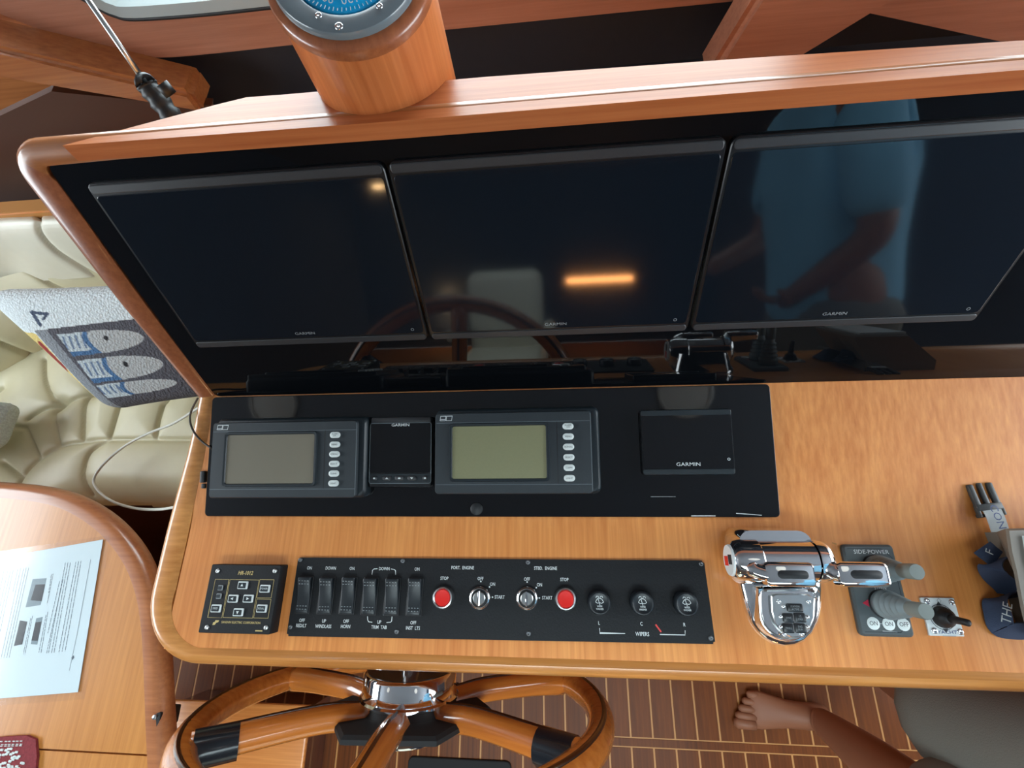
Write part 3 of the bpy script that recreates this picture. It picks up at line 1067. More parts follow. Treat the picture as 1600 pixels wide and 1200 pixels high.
for word, px, py in (('ON', 483.7, 887.7), ('DOWN', 516.9, 888), ('ON', 550.3, 888.4), ('DOWN', 600.5, 888.8), ('ON', 651.8, 889.5), ('OFF', 472, 969.5), ('RED/LT', 470.8, 977.7), ('UP', 506.3, 970.6), ('WINDLASS', 505.3, 978.8), ('OFF', 540.8, 970.9), ('HORN', 540, 979.1), ('UP', 592.5, 972.2), ('TRIM  TAB', 592.2, 980.2), ('OFF', 645.8, 973.3), ('INST  LTS', 645.2, 981.6),
                     ('PORT.  ENGINE', 722.9, 887.3), ('STOP', 694.4, 903.8), ('OFF', 750.8, 904.3), ('ON', 769.6, 912.9), ('START', 780.7, 933.1), ('STBD.  ENGINE', 852.4, 888.2), ('OFF', 823.3, 905.2), ('ON', 843, 914), ('START', 855, 934.3), ('STOP', 881.8, 905.8), ('L', 935.9, 973.7), ('C', 1002.2, 974.9), ('R', 1069.2, 976.3), ('WIPERS', 1003.7, 991)):
    x_, y_ = Lp(px, py)
    lettering(word, LS if word != 'WIPERS' else 0.0074, (x_, y_), 'print_white', sp, z=HP + 0.0003, sx=0.78, thick=0.012)
z7 = lambda a, b: Lp(455 + a / 7.273, 865 + b / 7.273)
for P in (((918, 238), (924, 190), (940, 175), (982, 172)), ((1133, 175), (1172, 180), (1186, 195), (1188, 240)), ((868, 712), (870, 755), (882, 775), (922, 780)), ((1083, 783), (1130, 780), (1142, 765), (1146, 716))):
    strip([z7(*p) for p in P], 0.0010, HP, 'print_white', sp, 'bracket_line')
for P in (((936.7, 981.3), (937.3, 989.2), (976.7, 989.8)), ((1031, 991.3), (1070.4, 992.2), (1070.4, 985))):
    strip([Lp(*p) for p in P], 0.0011, HP, 'print_white', sp, 'bracket_line')
strip([Lp(1024.3, 975.7), Lp(1033.1, 987.5)], 0.0022, HP, 'print_red', sp, 'red_mark')
for px, py in ((751.3, 908.5), (764.9, 917), (769.5, 933.1), (823.7, 909.5), (838, 918.2), (842.9, 934.3)):
    x_, y_ = Lp(px, py)
    obj('dot', lathe([(0.0012, HP), (0.0012, HP + 0.0003)], 8, c=(x_, y_, 0)), 'print_white', sp)
for px, py in ((691.7, 933.7), (883.9, 935.8)):
    x_, y_ = Lp(px, py, 0.010)
    col_ = obj('stop_button_ring', lathe([(0.0172, HP), (0.0172, HP + 0.003), (0.0150, HP + 0.0085), (0.0132, HP + 0.0092), (0.0122, HP + 0.0080), (0.0122, HP + 0.005)], 32, c=(x_, y_, 0), cap1=False), 'satin_metal', sp, smooth='auto')
    obj('stop_button', lathe([(0.0120, HP + 0.003), (0.0120, HP + 0.0075), (0.0108, HP + 0.0084), (0.006, HP + 0.0078), (0.0002, HP + 0.0076)], 28, c=(x_, y_, 0)), 'stop_red', col_, smooth='auto')
for px, py in ((749, 934.6), (823.3, 935.2)):
    x_, y_ = Lp(px, py, 0.008)
    kx = obj('ignition_lock', lathe([(0.0172, HP), (0.0172, HP + 0.003), (0.0152, HP + 0.006), (0.0140, HP + 0.0066), (0.0128, HP + 0.0055), (0.0128, HP + 0.003)], 32, c=(x_, y_, 0), cap1=False), 'chrome', sp, smooth='auto')
    obj('lock_collar', lathe([(0.0128, HP + 0.001), (0.0128, HP + 0.0042), (0.0098, HP + 0.0044)], 28, c=(x_, y_, 0)), 'rubber_black', kx, smooth='auto')
    obj('key_barrel', lathe([(0.0095, HP + 0.002), (0.0095, HP + 0.0072), (0.0086, HP + 0.0080), (0.0002, HP + 0.0080)], 24, c=(x_, y_, 0)), 'satin_metal', kx, smooth='auto')
    obj('key_slot', box((x_ - 0.0005, y_, HP + 0.0086), (0.0030, 0.0215, 0.0026), 0.0008, 1), 'chrome', kx)
for px, py in ((936.7, 941.7), (1003.7, 942.5), (1072.7, 943.4)):
    x_, y_ = Lp(px, py, 0.016)
    kn = obj('wiper_knob', lathe([(0.0172, HP), (0.0172, HP + 0.004), (0.0166, HP + 0.012), (0.0156, HP + 0.0142), (0.0140, HP + 0.0148), (0.0130, HP + 0.0140), (0.0002, HP + 0.0136)], 32, c=(x_, y_, 0)), 'rocker_black', sp, smooth='auto')
    zz = HP + 0.0139
    fan = [(x_ + 0.0066 * math.sin(R(a)), y_ - 0.0035 + 0.0098 * math.cos(R(a))) for a in (-62, -40, -20, 0, 20, 40, 62)]
    strip(fan + [(x_ + 0.0030, y_ - 0.0006), (x_, y_ + 0.0001), (x_ - 0.0030, y_ - 0.0006), fan[0]], 0.0008, zz, 'print_white', kn, 'wiper_symbol')
    strip([(x_ + 0.0004, y_ - 0.0030), (x_ - 0.0018, y_ + 0.0050)], 0.0008, zz, 'print_white', kn, 'wiper_symbol')
    for s_ in (-1, 1):
        strip([(x_ + s_ * 0.0050, y_ + 0.0068), (x_ + s_ * 0.0040, y_ + 0.0090), (x_ + s_ * 0.0018, y_ + 0.0088), (x_ + s_ * 0.0010, y_ + 0.0072)], 0.0006, zz, 'print_white', kn, 'wiper_symbol')
    lettering('WIPER\nWASHER', 0.0036, (x_, y_ - 0.0066), 'print_white', kn, z=zz + 0.0002, sx=0.75, thick=0.01)

# ---- chrome throttle control
u, v = FA.at(1222, 880, 0.0)
th = thing('throttle_control', 'polished chrome twin-lever engine control with black keypad', 'engine control', FA.mat(u, v))
c = (u, v)
L0 = lambda px, py, ww=0.0: lp(px, py, ww, c)


def px_ring(pts, z, k=3, px_w=None):
    q = [L0(a, b, z if px_w is None else px_w) for a, b in pts]
    return [(p[0], p[1], z) for p in q]


foot = [(1141, 833), (1147, 829.5), (1160, 828), (1200, 827), (1236, 827), (1248, 833), (1258, 842), (1270, 862), (1279, 890), (1281, 922), (1279.5, 950), (1275, 972), (1266, 990), (1253, 1002), (1238, 1008), (1222, 1009), (1206, 1005), (1192, 997), (1180, 986), (1170, 972), (1162, 950), (1154, 918), (1146, 884), (1139, 856), (1136, 841)]
ctr = np.mean([L0(a, b) for a, b in foot], axis=0)


def scaled(ring, s):
    return [(ctr[0] + (x_ - ctr[0]) * s, ctr[1] + (y_ - ctr[1]) * s, z_) for x_, y_, z_ in ring]


base = px_ring(foot, 0.0)
up = lambda ring, z: [(a, b, z) for a, b, _ in ring]
bm = bmesh.new()
loft(bm, [base, up(base, 0.004), scaled(up(base, 0.009), 0.97), scaled(up(base, 0.012), 0.90)])
obj('base_flange', bm, 'chrome', th, smooth='auto')
# keypad housing, a tall rounded shield with a sunken face
o_px = [(1184, 919), (1210, 918), (1240, 918), (1279, 920), (1279.5, 940), (1278, 962), (1268, 986), (1250, 999), (1228, 1003), (1205, 994), (1190, 977), (1185, 955)]
o_px = [tuple(p) for p in np.array(smooth_path(o_px + [o_px[0]], 3))[:-1]]
hs = 0.028
top_r = px_ring(o_px, hs)
cc = np.mean([(a, b) for a, b, _ in top_r], axis=0)
sc2 = lambda ring, s, z: [(cc[0] + (a - cc[0]) * s, cc[1] + (b - cc[1]) * s, z) for a, b, _ in ring]
bm = bmesh.new()
loft(bm, [sc2(top_r, 1.05, 0.008), sc2(top_r, 1.02, 0.018), sc2(top_r, 1.0, hs - 0.003), sc2(top_r, 0.965, hs), sc2(top_r, 0.90, hs - 0.001), sc2(top_r, 0.84, hs - 0.004)])
obj('keypad_housing', bm, 'chrome', th, smooth='auto')
k_px = [(1204, 931), (1212, 928), (1240, 928), (1262, 928.5), (1269, 933), (1270, 965), (1262, 984), (1248, 995), (1236, 996.5), (1222, 989), (1210, 974), (1205, 955)]
kr = px_ring(k_px, hs)
kc = np.mean([(a, b) for a, b, _ in kr], axis=0)
bm = bmesh.new()
ks = lambda s, z: [(kc[0] + (a - kc[0]) * s, kc[1] + (b - kc[1]) * s, z) for a, b, _ in kr]
loft(bm, [ks(1.0, hs - 0.006), ks(1.0, hs + 0.0010), ks(0.955, hs + 0.0024), ks(0.90, hs + 0.0024)])
kpad = obj('keypad', bm, 'satin_metal', th, smooth='auto')
kz = hs + 0.0024
z6 = lambda a, b, ww=kz: L0(1120 + a / 6, 820 + b / 6, ww)
for a, b, bw, bh, word in ((728, 778, 0.0215, 0.0108, 'STATION\nACTIVE'), (668, 872, 0.0150, 0.0118, 'SYNC'), (775, 870, 0.0155, 0.0118, '1/2\nIDLE'), (668, 968, 0.0150, 0.0120, 'TROLL'), (777, 967, 0.0155, 0.0120, 'ENG\nRUN')):
    x_, y_ = z6(a, b)
    kb = obj('key', rprism(bw, bh, 0.0022, [(0, kz - 0.0005), (0, kz + 0.0016), (0.0008, kz + 0.0022)], c=(x_, y_), n=3), 'key_black', kpad, smooth='auto')
    lettering(word, 0.0036, (x_, y_), 'print_grey', kb, z=kz + 0.0023, sx=0.8)
for a, b in ((580, 722), (860, 722), (630, 1028), (797, 1025)):
    screw(kpad, *z6(a, b), kz, 0.0030, 'chrome', 'screw')
for a, b in ((622, 766), (597, 862), (846, 864), (595, 956), (846, 955)):
    x_, y_ = z6(a, b)
    obj('indicator_light', lathe([(0.0028, kz), (0.0026, kz + 0.0018), (0.0016, kz + 0.0026), (0.0002, kz + 0.0029)], 12, c=(x_, y_, 0)), 'chrome', kpad, smooth=True)
# tall housing body under the drum
zd = 0.046                                             # height of the drum axis
rd_ = 0.0265
yd = L0(1222, 876, zd)[1]
x0d, x1d = L0(1150, 876, zd)[0], L0(1284, 872, zd)[0]
bm = bmesh.new()
rings = []
for z_, s_ in ((0.010, 1.0), (0.030, 0.93), (zd, 0.86)):
    hw, hd = (x1d - x0d) / 2 * s_, 0.040 * s_
    rings.append([((x0d + x1d) / 2 + a, yd + 0.006 + b, z_) for a, b in rrect(2 * hw, 2 * hd, 0.018, 5)])
loft(bm, rings)
obj('drum_support', bm, 'chrome', th, smooth='auto')


def xlathe(profile, y, z, n=28):
    bm = bmesh.new()
    rings = [[(x_, y + r_ * math.cos(2 * math.pi * i / n), z + r_ * math.sin(2 * math.pi * i / n)) for i in range(n)] for x_, r_ in profile]
    return loft(bm, rings)


xm0, xm1 = L0(1184, 876, zd)[0], L0(1268, 876, zd)[0]
obj('drum', xlathe([(xm0, rd_ - 0.001), (xm0 + 0.001, rd_), (xm1 - 0.001, rd_), (xm1, rd_ - 0.001)], yd, zd), 'chrome', th, smooth='auto')
levers = []
lv = obj('lever_hub', xlathe([(x0d - 0.008, 0.006), (x0d - 0.008, 0.0225), (x0d - 0.004, 0.0265), (x0d + 0.004, 0.0285), (xm0 - 0.001, 0.0285), (xm0 - 0.0005, 0.010)], yd, zd), 'chrome', th, smooth='auto')
rv = obj('lever_hub', xlathe([(xm1 + 0.0005, 0.010), (xm1 + 0.001, 0.0285), (x1d - 0.004, 0.0285), (x1d + 0.003, 0.0265), (x1d + 0.006, 0.0225), (x1d + 0.006, 0.006)], yd, zd), 'chrome', th, smooth='auto')
levers = [lv, rv]
# emblem disc on the left hub: white with a black and a red flag
ed = xlathe([(x0d - 0.0105, 0.0005), (x0d - 0.0105, 0.0205), (x0d - 0.008, 0.0215)], yd, zd)
em = obj('emblem_disc', ed, 'plate_white', lv, smooth='auto')
for mat_, z_0, z_1 in (('print_dark', 0.0015, 0.0145), ('stop_red', -0.0145, -0.0008)):
    bm = bmesh.new()
    bx(bm, (x0d - 0.0107, yd + (0.001 if z_0 > 0 else -0.001) - 0.0, zd + (z_0 + z_1) / 2), (0.0006, 0.013, z_1 - z_0))
    obj('emblem_flag', bm, mat_, em)
# grips: bars reaching over the near side of the drum, with black rubber slots
for k_, (pxa, pxb, hub, ax0, ax1) in enumerate(((1196, 1271, lv, x0d, xm0 - 0.002), (1309, 1386, rv, xm1 + 0.002, x1d + 0.004))):
    zg = 0.078
    (ga, gy), (gb, _) = L0(pxa, 897, zg), L0(pxb, 897, zg)
    gh = 0.0155
    bm = bmesh.new()
    rings = []
    for x_, s_ in ((ga, 0.86), (ga + 0.004, 1.0), (gb - 0.004, 1.0), (gb, 0.9)):
        rings.append([(x_, gy + a * s_, zg - 0.006 + b * s_) for a, b in rrect(2 * gh, 0.022, 0.006, 4)])
    loft(bm, rings)
    gp = obj('grip', bm, 'chrome', hub, smooth='auto')
    lx = (gb - ga)
    obj('grip_slot', rprism(lx * 0.64, 0.0105, 0.0052, [(0, zg + 0.002), (0, zg + 0.0056), (0.0008, zg + 0.0060)], c=((ga + gb) / 2 + lx * 0.04, gy), n=4), 'rubber_black', gp, smooth='auto')
    # arm from hub to grip
    ac = (ax0 + ax1) / 2
    P = smooth_path([(ac, yd - 0.004, zd + 0.018), (ac + (0.004 if k_ else 0.0), (yd + gy) / 2 - 0.002, zg - 0.010), (ga + 0.004 if k_ == 0 else ga + 0.006, gy + 0.001, zg - 0.006), (ga + 0.018, gy, zg - 0.006)], 5)
    obj('lever_arm', tube(P, [0.0125] * 6 + [0.012] * (len(P) - 6), 12, flat=0.8), 'chrome', hub, smooth=True)

# ---- thruster control
HT = 0.008
u, v, w, h = FA.quad(((1316, 849.5), (1396, 852), (1431, 996), (1345, 995)), HT)
tc_ = thing('thruster_control', 'grey rectangular thruster panel with two upright ribbed joysticks', 'control panel', FA.mat(u, v))
c = (u, v)
Lt = lambda px, py, ww=HT: lp(px, py, ww, c)
obj('plate', rprism(w, h, 0.006, [(0, 0.0), (0, HT - 0.003), (0.003, HT), (0.005, HT)], n=4), 'thruster_grey', tc_, smooth='auto')
cw, ch, cr = w / 2 - 0.006, h / 2 - 0.006, 0.012
strip([(-cw, ch), (cw - cr, ch), (cw, ch - cr), (cw, -ch + cr), (cw - cr, -ch), (-cw, -ch)], 0.0008, HT, 'housing_side', tc_, 'groove')
for k_, (px, py) in enumerate(((1369, 889), (1380, 943.5))):
    x_, y_ = Lt(px, py)
    js = obj('joystick_boot', lathe([(0.0175, HT)] + [p for i in range(5) for p in ((0.0192 - 0.0018 * i, HT + 0.010 + i * 0.0085), (0.0192 - 0.0018 * i, HT + 0.0130 + i * 0.0085), (0.0152 - 0.0016 * i, HT + 0.0158 + i * 0.0085))] + [(0.0095, HT + 0.0555)], 28, c=(x_, y_, 0)), 'boot_grey', tc_, smooth=True)
    obj('joystick_shaft', lathe([(0.0088, HT + 0.050), (0.0095, HT + 0.058), (0.0098, HT + 0.081), (0.0090, HT + 0.0825), (0.0002, HT + 0.0828)], 24, c=(x_, y_, 0)), 'stick_grey', js, smooth='auto')
    obj('boot_collar', lathe([(0.0195, HT - 0.001), (0.0195, HT + 0.0008), (0.0178, HT + 0.0012)], 28, c=(x_, y_, 0)), 'rubber_black', js, smooth='auto')
for (px, py), word in (((1364.4, 974), 'ON'), ((1388.3, 975), 'ON'), ((1411.7, 975.7), 'OFF')):
    x_, y_ = Lt(px, py)
    bt = obj('button', lathe([(0.0082, HT), (0.0082, HT + 0.0006), (0.0074, HT + 0.0010), (0.0002, HT + 0.0010)], 24, c=(x_, y_, 0)), 'button_white', tc_, smooth='auto')
    lettering(word, 0.0078, (x_, y_), 'print_dark', bt, z=HT + 0.0012, sx=0.9)
x_, y_ = Lt(1361, 862.5)
lettering('SIDE-POWER', 0.0080, (x_, y_), 'print_white', tc_, z=HT + 0.0003, sx=1.05)
x_, y_ = Lt(1375.3, 919)
lettering('STERN', 0.0058, (x_, y_), 'print_white', tc_, z=HT + 0.0003, sx=0.95)
a, b = Lt(1378, 974.6), Lt(1373, 974.4)
strip([b, a], 0.0006, HT, 'print_white', tc_)
a, b = Lt(1379, 986), Lt(1402, 988)
strip([a, b], 0.0014, HT, 'print_grey', tc_, 'small_print')
for px, py in ((1354.5, 942.4),):
    x_, y_ = Lt(px, py)
    obj('red_arrow', prism([(x_ - 0.006, y_), (x_ + 0.005, y_ - 0.0062), (x_ + 0.005, y_ + 0.0062)], HT, HT + 0.0004), 'arrow_red', tc_)

# ---- small white joystick plate
HY = 0.003
u, v, w, h = FA.quad(((1438, 934), (1490, 934), (1508, 995), (1452, 993)), HY)
yc = thing('docking_joystick', 'small white square plate with a stubby black joystick', 'joystick', FA.mat(u, v))
c = (u, v)
Ly = lambda px, py, ww=HY: lp(px, py, ww, c)
obj('plate', rprism(w, h, 0.001, [(0, 0.0), (0, HY - 0.0004), (0.0004, HY)], n=2), 'plate_white', yc)
for px, py in ((1448, 939.5), (1487, 941), (1460, 985.5), (1500.5, 987)):
    screw(yc, *Ly(px, py), HY, 0.0042, 'chrome')
x_, y_ = Ly(1472, 964)
bt = obj('joystick_boot', lathe([(0.0140, HY), (0.0140, HY + 0.003), (0.0120, HY + 0.006), (0.0122, HY + 0.009), (0.0080, HY + 0.013), (0.0060, HY + 0.016)], 28, c=(x_, y_, 0)), 'rubber_black', yc, smooth=True)
obj('joystick_shaft', tube([(x_, y_, HY + 0.012), (x_ + 0.001, y_ - 0.001, HY + 0.030), (x_ + 0.003, y_ - 0.002, HY + 0.040), (x_ + 0.0032, y_ - 0.0022, HY + 0.042)], [0.0058, 0.0046, 0.0046, 0.002], 12), 'rubber_black', bt, smooth=True)
ringp = [(x_ + 0.0160 * math.cos(R(a)), y_ + 0.0160 * math.sin(R(a))) for a in range(0, 361, 12)]
strip(ringp, 0.0008, HY, 'print_dark', yc, 'printed_ring')
for a in (0, 90, 180, 270):
    pts = [(x_ + r_ * math.cos(R(a + d_)), y_ + r_ * math.sin(R(a + d_))) for r_, d_ in ((0.0200, 0), (0.0150, 14), (0.0150, -14))]
    obj('printed_arrow', prism(pts, HY, HY + 0.0003), 'print_dark', yc)
x_, y_ = Ly(1480, 988)
lettering('YACHT', 0.0060, (x_, y_), 'print_blue', yc, z=HY + 0.0003, sx=1.25, thick=0.01)
strip([(x_ - 0.007, y_ - 0.0046), (x_ + 0.010, y_ - 0.0046)], 0.0008, HY, 'print_grey', yc, 'small_print')
x_, y_ = Ly(1467, 938.5)
strip([(x_, y_ + 0.0032), (x_ + 0.0026, y_), (x_, y_ - 0.0032), (x_ - 0.0026, y_), (x_, y_ + 0.0032)], 0.0005, HY, 'print_grey', yc, 'printed_diamond')

# ---- grey case at the right edge, and its strap
def A3(px, py, z):
    p = zp(px, py, z)
    return np.array([p[0], p[1], z])


o_ = A3(1600, 900, 0)
cs = thing('binocular_case', 'grey moulded case at the right edge of the dash', 'case', wpos(*o_))
b_px = [(1538, 832), (1552, 866), (1566, 897), (1574, 930), (1583, 962), (1594, 990), (1700, 1015), (1690, 830)]
t_px = [(1575, 826), (1580, 860), (1588, 892), (1594, 925), (1600, 955), (1608, 985), (1715, 1005), (1700, 822)]
zb = 0.075
rb = [A3(a, b, 0.0) - o_ for a, b in b_px]
rm = [(p * np.array([1, 1, 0]) + np.array([0.0, 0, 0.02])) for p in rb]
rt = [A3(a, b, zb) - o_ for a, b in t_px]
bm = bmesh.new()
ce = np.mean(rt, axis=0)
loft(bm, [rb, rm, [p * np.array([1, 1, 0]) + np.array([0, 0, zb - 0.004]) for p in rt], [ce + (p - ce) * 0.96 for p in rt]])
obj('shell', bm, 'case_grey', cs)
lid = [ce + (p - ce) * s_ + np.array([0.012, 0, 0]) for p, s_ in zip(rt, [0.86] * 8)]
bm = bmesh.new()
loft(bm, [[p * np.array([1, 1, 0]) + np.array([0, 0, zb - 0.002]) for p in lid], [p * np.array([1, 1, 0]) + np.array([0, 0, zb + 0.003]) for p in lid]])
obj('lid_plate', bm, 'plate_white', cs)


def ribbon(P, side, wd, th=0.0014):
    """flat webbing through 3D points, side gives the width direction at each point"""
    P = [np.array(p, float) for p in P]
    S = [np.array(s_, float) for s_ in side]
    Ps = smooth_path(P, 6)
    Ss = smooth_path(S, 6)
    bm = bmesh.new()
    rings = []
    for i, (p, s_) in enumerate(zip(Ps, Ss)):
        t = Ps[min(i + 1, len(Ps) - 1)] - Ps[max(i - 1, 0)]
        t /= np.linalg.norm(t)
        s_ = s_ - t * (s_ @ t)
        s_ /= np.linalg.norm(s_)
        nn = np.cross(t, s_)
        rings.append([p + s_ * wd / 2 + nn * th / 2, p - s_ * wd / 2 + nn * th / 2, p - s_ * wd / 2 - nn * th / 2, p + s_ * wd / 2 - nn * th / 2])
    return loft(bm, rings), Ps, Ss


o_ = A3(1560, 880, 0)
stp = thing('webbing_strap', 'navy and white webbing strap with black snap buckle beside the grey case', 'strap', wpos(*o_))
# buckle tongue
bq = A3(1537, 776, 0.012) - o_
dr = A3(1557, 815, 0.012) - A3(1537, 770, 0.012)
dr /= np.linalg.norm(dr)
ang = math.atan2(dr[0], -dr[1])
MB_ = Matrix.Translation(Vector(bq)) @ Matrix.Rotation(ang, 4, 'Z')
bm = bmesh.new()
for s_ in (-1, 1):
    bx(bm, (s_ * 0.0135, 0.003, 0), (0.008, 0.032, 0.007), 0.0022)
bx(bm, (0, 0.003, 0), (0.007, 0.034, 0.006), 0.002)
bx(bm, (0, -0.0145, 0), (0.036, 0.010, 0.008), 0.002)
bx(bm, (0, -0.026, -0.002), (0.038, 0.005, 0.006), 0.0015)
for s_ in (-1, 1):
    bx(bm, (s_ * 0.0165, -0.021, 0), (0.005, 0.014, 0.006), 0.0015)
obj('buckle', bm, 'buckle', stp, smooth='auto', mw=MB_)
sd = np.array([math.cos(ang), math.sin(ang), 0])
P = [A3(1547, 792, 0.012) - o_, A3(1553, 803, 0.016) - o_, A3(1558, 815, 0.013) - o_, A3(1563, 830, 0.008) - o_, A3(1568, 845, 0.004) - o_]
bm, Ps, Ss = ribbon(P, [sd] * 5, 0.024)
wl = obj('light_webbing', bm, 'strap_light', stp, smooth='auto')
mid = (Ps[9] + Ps[8]) / 2 + np.array([0.0, 0, 0.0035])
lettering('CON', 0.0150, (0, 0), 'print_blue', wl, z=0, rot=0, name='lettering', mw=Matrix.Translation(Vector(mid)) @ Matrix.Rotation(ang - R(90), 4, 'Z') @ Matrix.Rotation(R(0), 4, 'X'))
# navy loops
P = [A3(1534, 855, 0.020) - o_, A3(1545, 864, 0.022) - o_, A3(1558, 874, 0.018) - o_]
sd2 = np.array([0.55, 0.8, 0.2])
bm, Ps, Ss = ribbon(P, [sd2] * 3, 0.026)
e1 = obj('strap_end', bm, 'strap_navy', stp, smooth='auto')
lettering('F', 0.015, (0, 0), 'strap_light', e1, mw=Matrix.Translation(Vector(Ps[5] + np.array([0, 0, 0.004]))) @ Matrix.Rotation(R(62), 4, 'Z'))
P = [A3(1566, 872, 0.018) - o_, A3(1550, 884, 0.024) - o_, A3(1553, 898, 0.020) - o_, A3(1572, 916, 0.014) - o_, A3(1580, 930, 0.010) - o_, A3(1566, 932, 0.014) - o_, A3(1556, 940, 0.016) - o_, A3(1559, 960, 0.014) - o_, A3(1566, 982, 0.012) - o_, A3(1590, 986, 0.012) - o_, A3(1625, 985, 0.012) - o_]
sv = [(0.3, 0.3, 0.9), (0.5, 0.4, 0.8), (0.6, 0.3, 0.7), (0.7, 0.4, 0.6), (0.4, 0.5, 0.8), (0.3, 0.4, 0.9), (0.4, 0.1, 0.9), (0.75, -0.2, 0.6), (0.6, 0.5, 0.65), (0.1, 0.8, 0.6), (0.0, 0.8, 0.6)]
bm, Ps, Ss = ribbon(P, sv, 0.028)
nv = obj('navy_webbing', bm, 'strap_navy', stp, smooth='auto')
lettering('THE', 0.015, (0, 0), 'strap_light', nv, mw=Matrix.Translation(Vector(A3(1574, 958, 0.030) - o_)) @ Matrix.Rotation(R(68), 4, 'Z') @ Matrix.Rotation(R(-10), 4, 'X'))
# ================================================================== compass on its wooden pod
pc = np.array([-0.190, 0.520])
pr = 0.0792
zc0 = zf - 0.10
cp = thing('compass', 'blue dial compass set in a round varnished wooden pod on the console top', 'compass', wpos(pc[0], pc[1], zf))
TL = R(14)
MT = Matrix.Translation((0, -0.004, 0.091)) @ Matrix.Rotation(TL, 4, 'X') @ Matrix.Rotation(R(5), 4, 'Y')
ringn = 56


def slanted(r_, off, n=ringn):
    """ring of the pod cut by the tilted top plane, off along its normal, in the vertical cylinder of radius r_"""
    out_ = []
    nrm = MT.to_3x3() @ Vector((0, 0, 1))
    p0 = MT @ Vector((0, 0, off))
    for i in range(n):
        a = 2 * math.pi * i / n
        x_, y_ = r_ * math.cos(a), r_ * math.sin(a)
        z_ = p0.z - (nrm.x * (x_ - p0.x) + nrm.y * (y_ - p0.y)) / nrm.z
        out_.append((x_, y_, z_))
    return out_


bm = bmesh.new()
loft(bm, [[(pr * math.cos(2 * math.pi * i / ringn), pr * math.sin(2 * math.pi * i / ringn), -0.12) for i in range(ringn)], slanted(pr, -0.0115)])
obj('pod', bm, 'pod_wood', cp, smooth='auto')
bm = bmesh.new()
loft(bm, [slanted(pr * 0.98, -0.0125), slanted(pr + 0.0022, -0.0115), slanted(pr + 0.0022, -0.005), slanted(pr + 0.001, -0.002), slanted(pr - 0.003, 0.0), slanted(pr - 0.006, 0.0010), slanted(pr - 0.010, 0.0)])
obj('collar', bm, 'frame_dark', cp, smooth='auto')
bez = obj('bezel', lathe([(0.0715, -0.002), (0.0715, 0.005), (0.0700, 0.0075), (0.0680, 0.0080), (0.0530, 0.0080), (0.0512, 0.0068), (0.0500, 0.004)], 56), 'bezel_sky_sheen', cp, smooth='auto', mw=MT)
for a in range(30, 361, 60):
    a_ = R(a - 30 + 8)
    sc_ = screw(bez, 0.0568 * math.cos(a_), 0.0568 * math.sin(a_), 0.0080, 0.0034, 'chrome')
a_ = R(-92)
screw(bez, 0.0640 * math.cos(a_), 0.0640 * math.sin(a_), 0.0080, 0.0040, 'chrome')
dome = obj('dial', lathe([(0.0505, 0.0040), (0.0480, 0.0068), (0.034, 0.0095), (0.016, 0.0112), (0.0005, 0.0116)], 48), 'dial_blue', cp, smooth=True, mw=MT)
for k_ in range(12):
    a_ = R(-90 + 30 * (k_ - 4) + 12)
    s_ = str((k_ * 30) or 'N')
    lettering(s_, 0.0115, (0, 0), 'print_white', dome, name='lettering', mw=Matrix.Rotation(a_ + R(90), 4, 'Z') @ Matrix.Translation((0, -0.0385, 0.0100)) @ Matrix.Rotation(R(11), 4, 'X') @ Matrix.Rotation(R(180), 4, 'Z'))
tk = bmesh.new()
for k_ in range(72):
    a_ = R(5 * k_)
    g = bmesh.ops.create_cube(tk, size=1.0)
    bmesh.ops.scale(tk, vec=(0.0026 if k_ % 2 else 0.0038, 0.0006, 0.0004), verts=g['verts'])
    bmesh.ops.translate(tk, vec=(0.0465, 0, 0.0076), verts=g['verts'])
    bmesh.ops.rotate(tk, cent=(0, 0, 0), matrix=Matrix.Rotation(a_, 3, 'Z'), verts=g['verts'])
tko = obj('degree_ticks', tk, 'print_white', dome)
tko['kind'] = 'stuff'
strip([(-0.010, -0.0205), (0.008, -0.0215)], 0.0032, 0.0112, 'print_white', dome, 'small_print')

# ================================================================== slim rod with taped foot at the left
ra, rb_ = zp(262, 160, 0.30), yp(128, -14, 0.72)
ra = np.array([ra[0], ra[1], 0.30])
rod = thing('taped_rod', 'slim steel rod with black taped foot standing behind the console', 'rod', wpos(*ra))
fo = yp(231, 135, ra[1] + 0.02)
d0 = rb_ - fo
P = [fo - ra, fo + d0 * 0.5 - ra, fo + d0 * 1.7 - ra]
obj('shaft', tube(P, [0.0045, 0.0040, 0.0035], 12), 'satin_metal', rod, smooth=True)
base_p = yp(275, 190, ra[1] - 0.01) - ra
P = smooth_path([base_p, (fo - ra) * 0.55 + base_p * 0.45, fo - ra, fo + d0 * 0.02 - ra], 5)
rr_ = [0.0150 + 0.0016 * ((i % 3) - 1) for i in range(len(P))]
obj('taped_foot', tube(P, rr_, 14), 'rubber_black', rod, smooth=True)
kn_ = yp(252, 131, ra[1]) - ra
obj('clamp_knob', tube([kn_, kn_ + np.array([0.006, -0.006, -0.014])], [0.010, 0.009], 14), 'rubber_black', rod, smooth=True)

# ================================================================== settee
ZS = -0.33


def S2(pts, z=ZS):
    return [tuple(zp(a, b, z)[:2]) for a, b in pts]


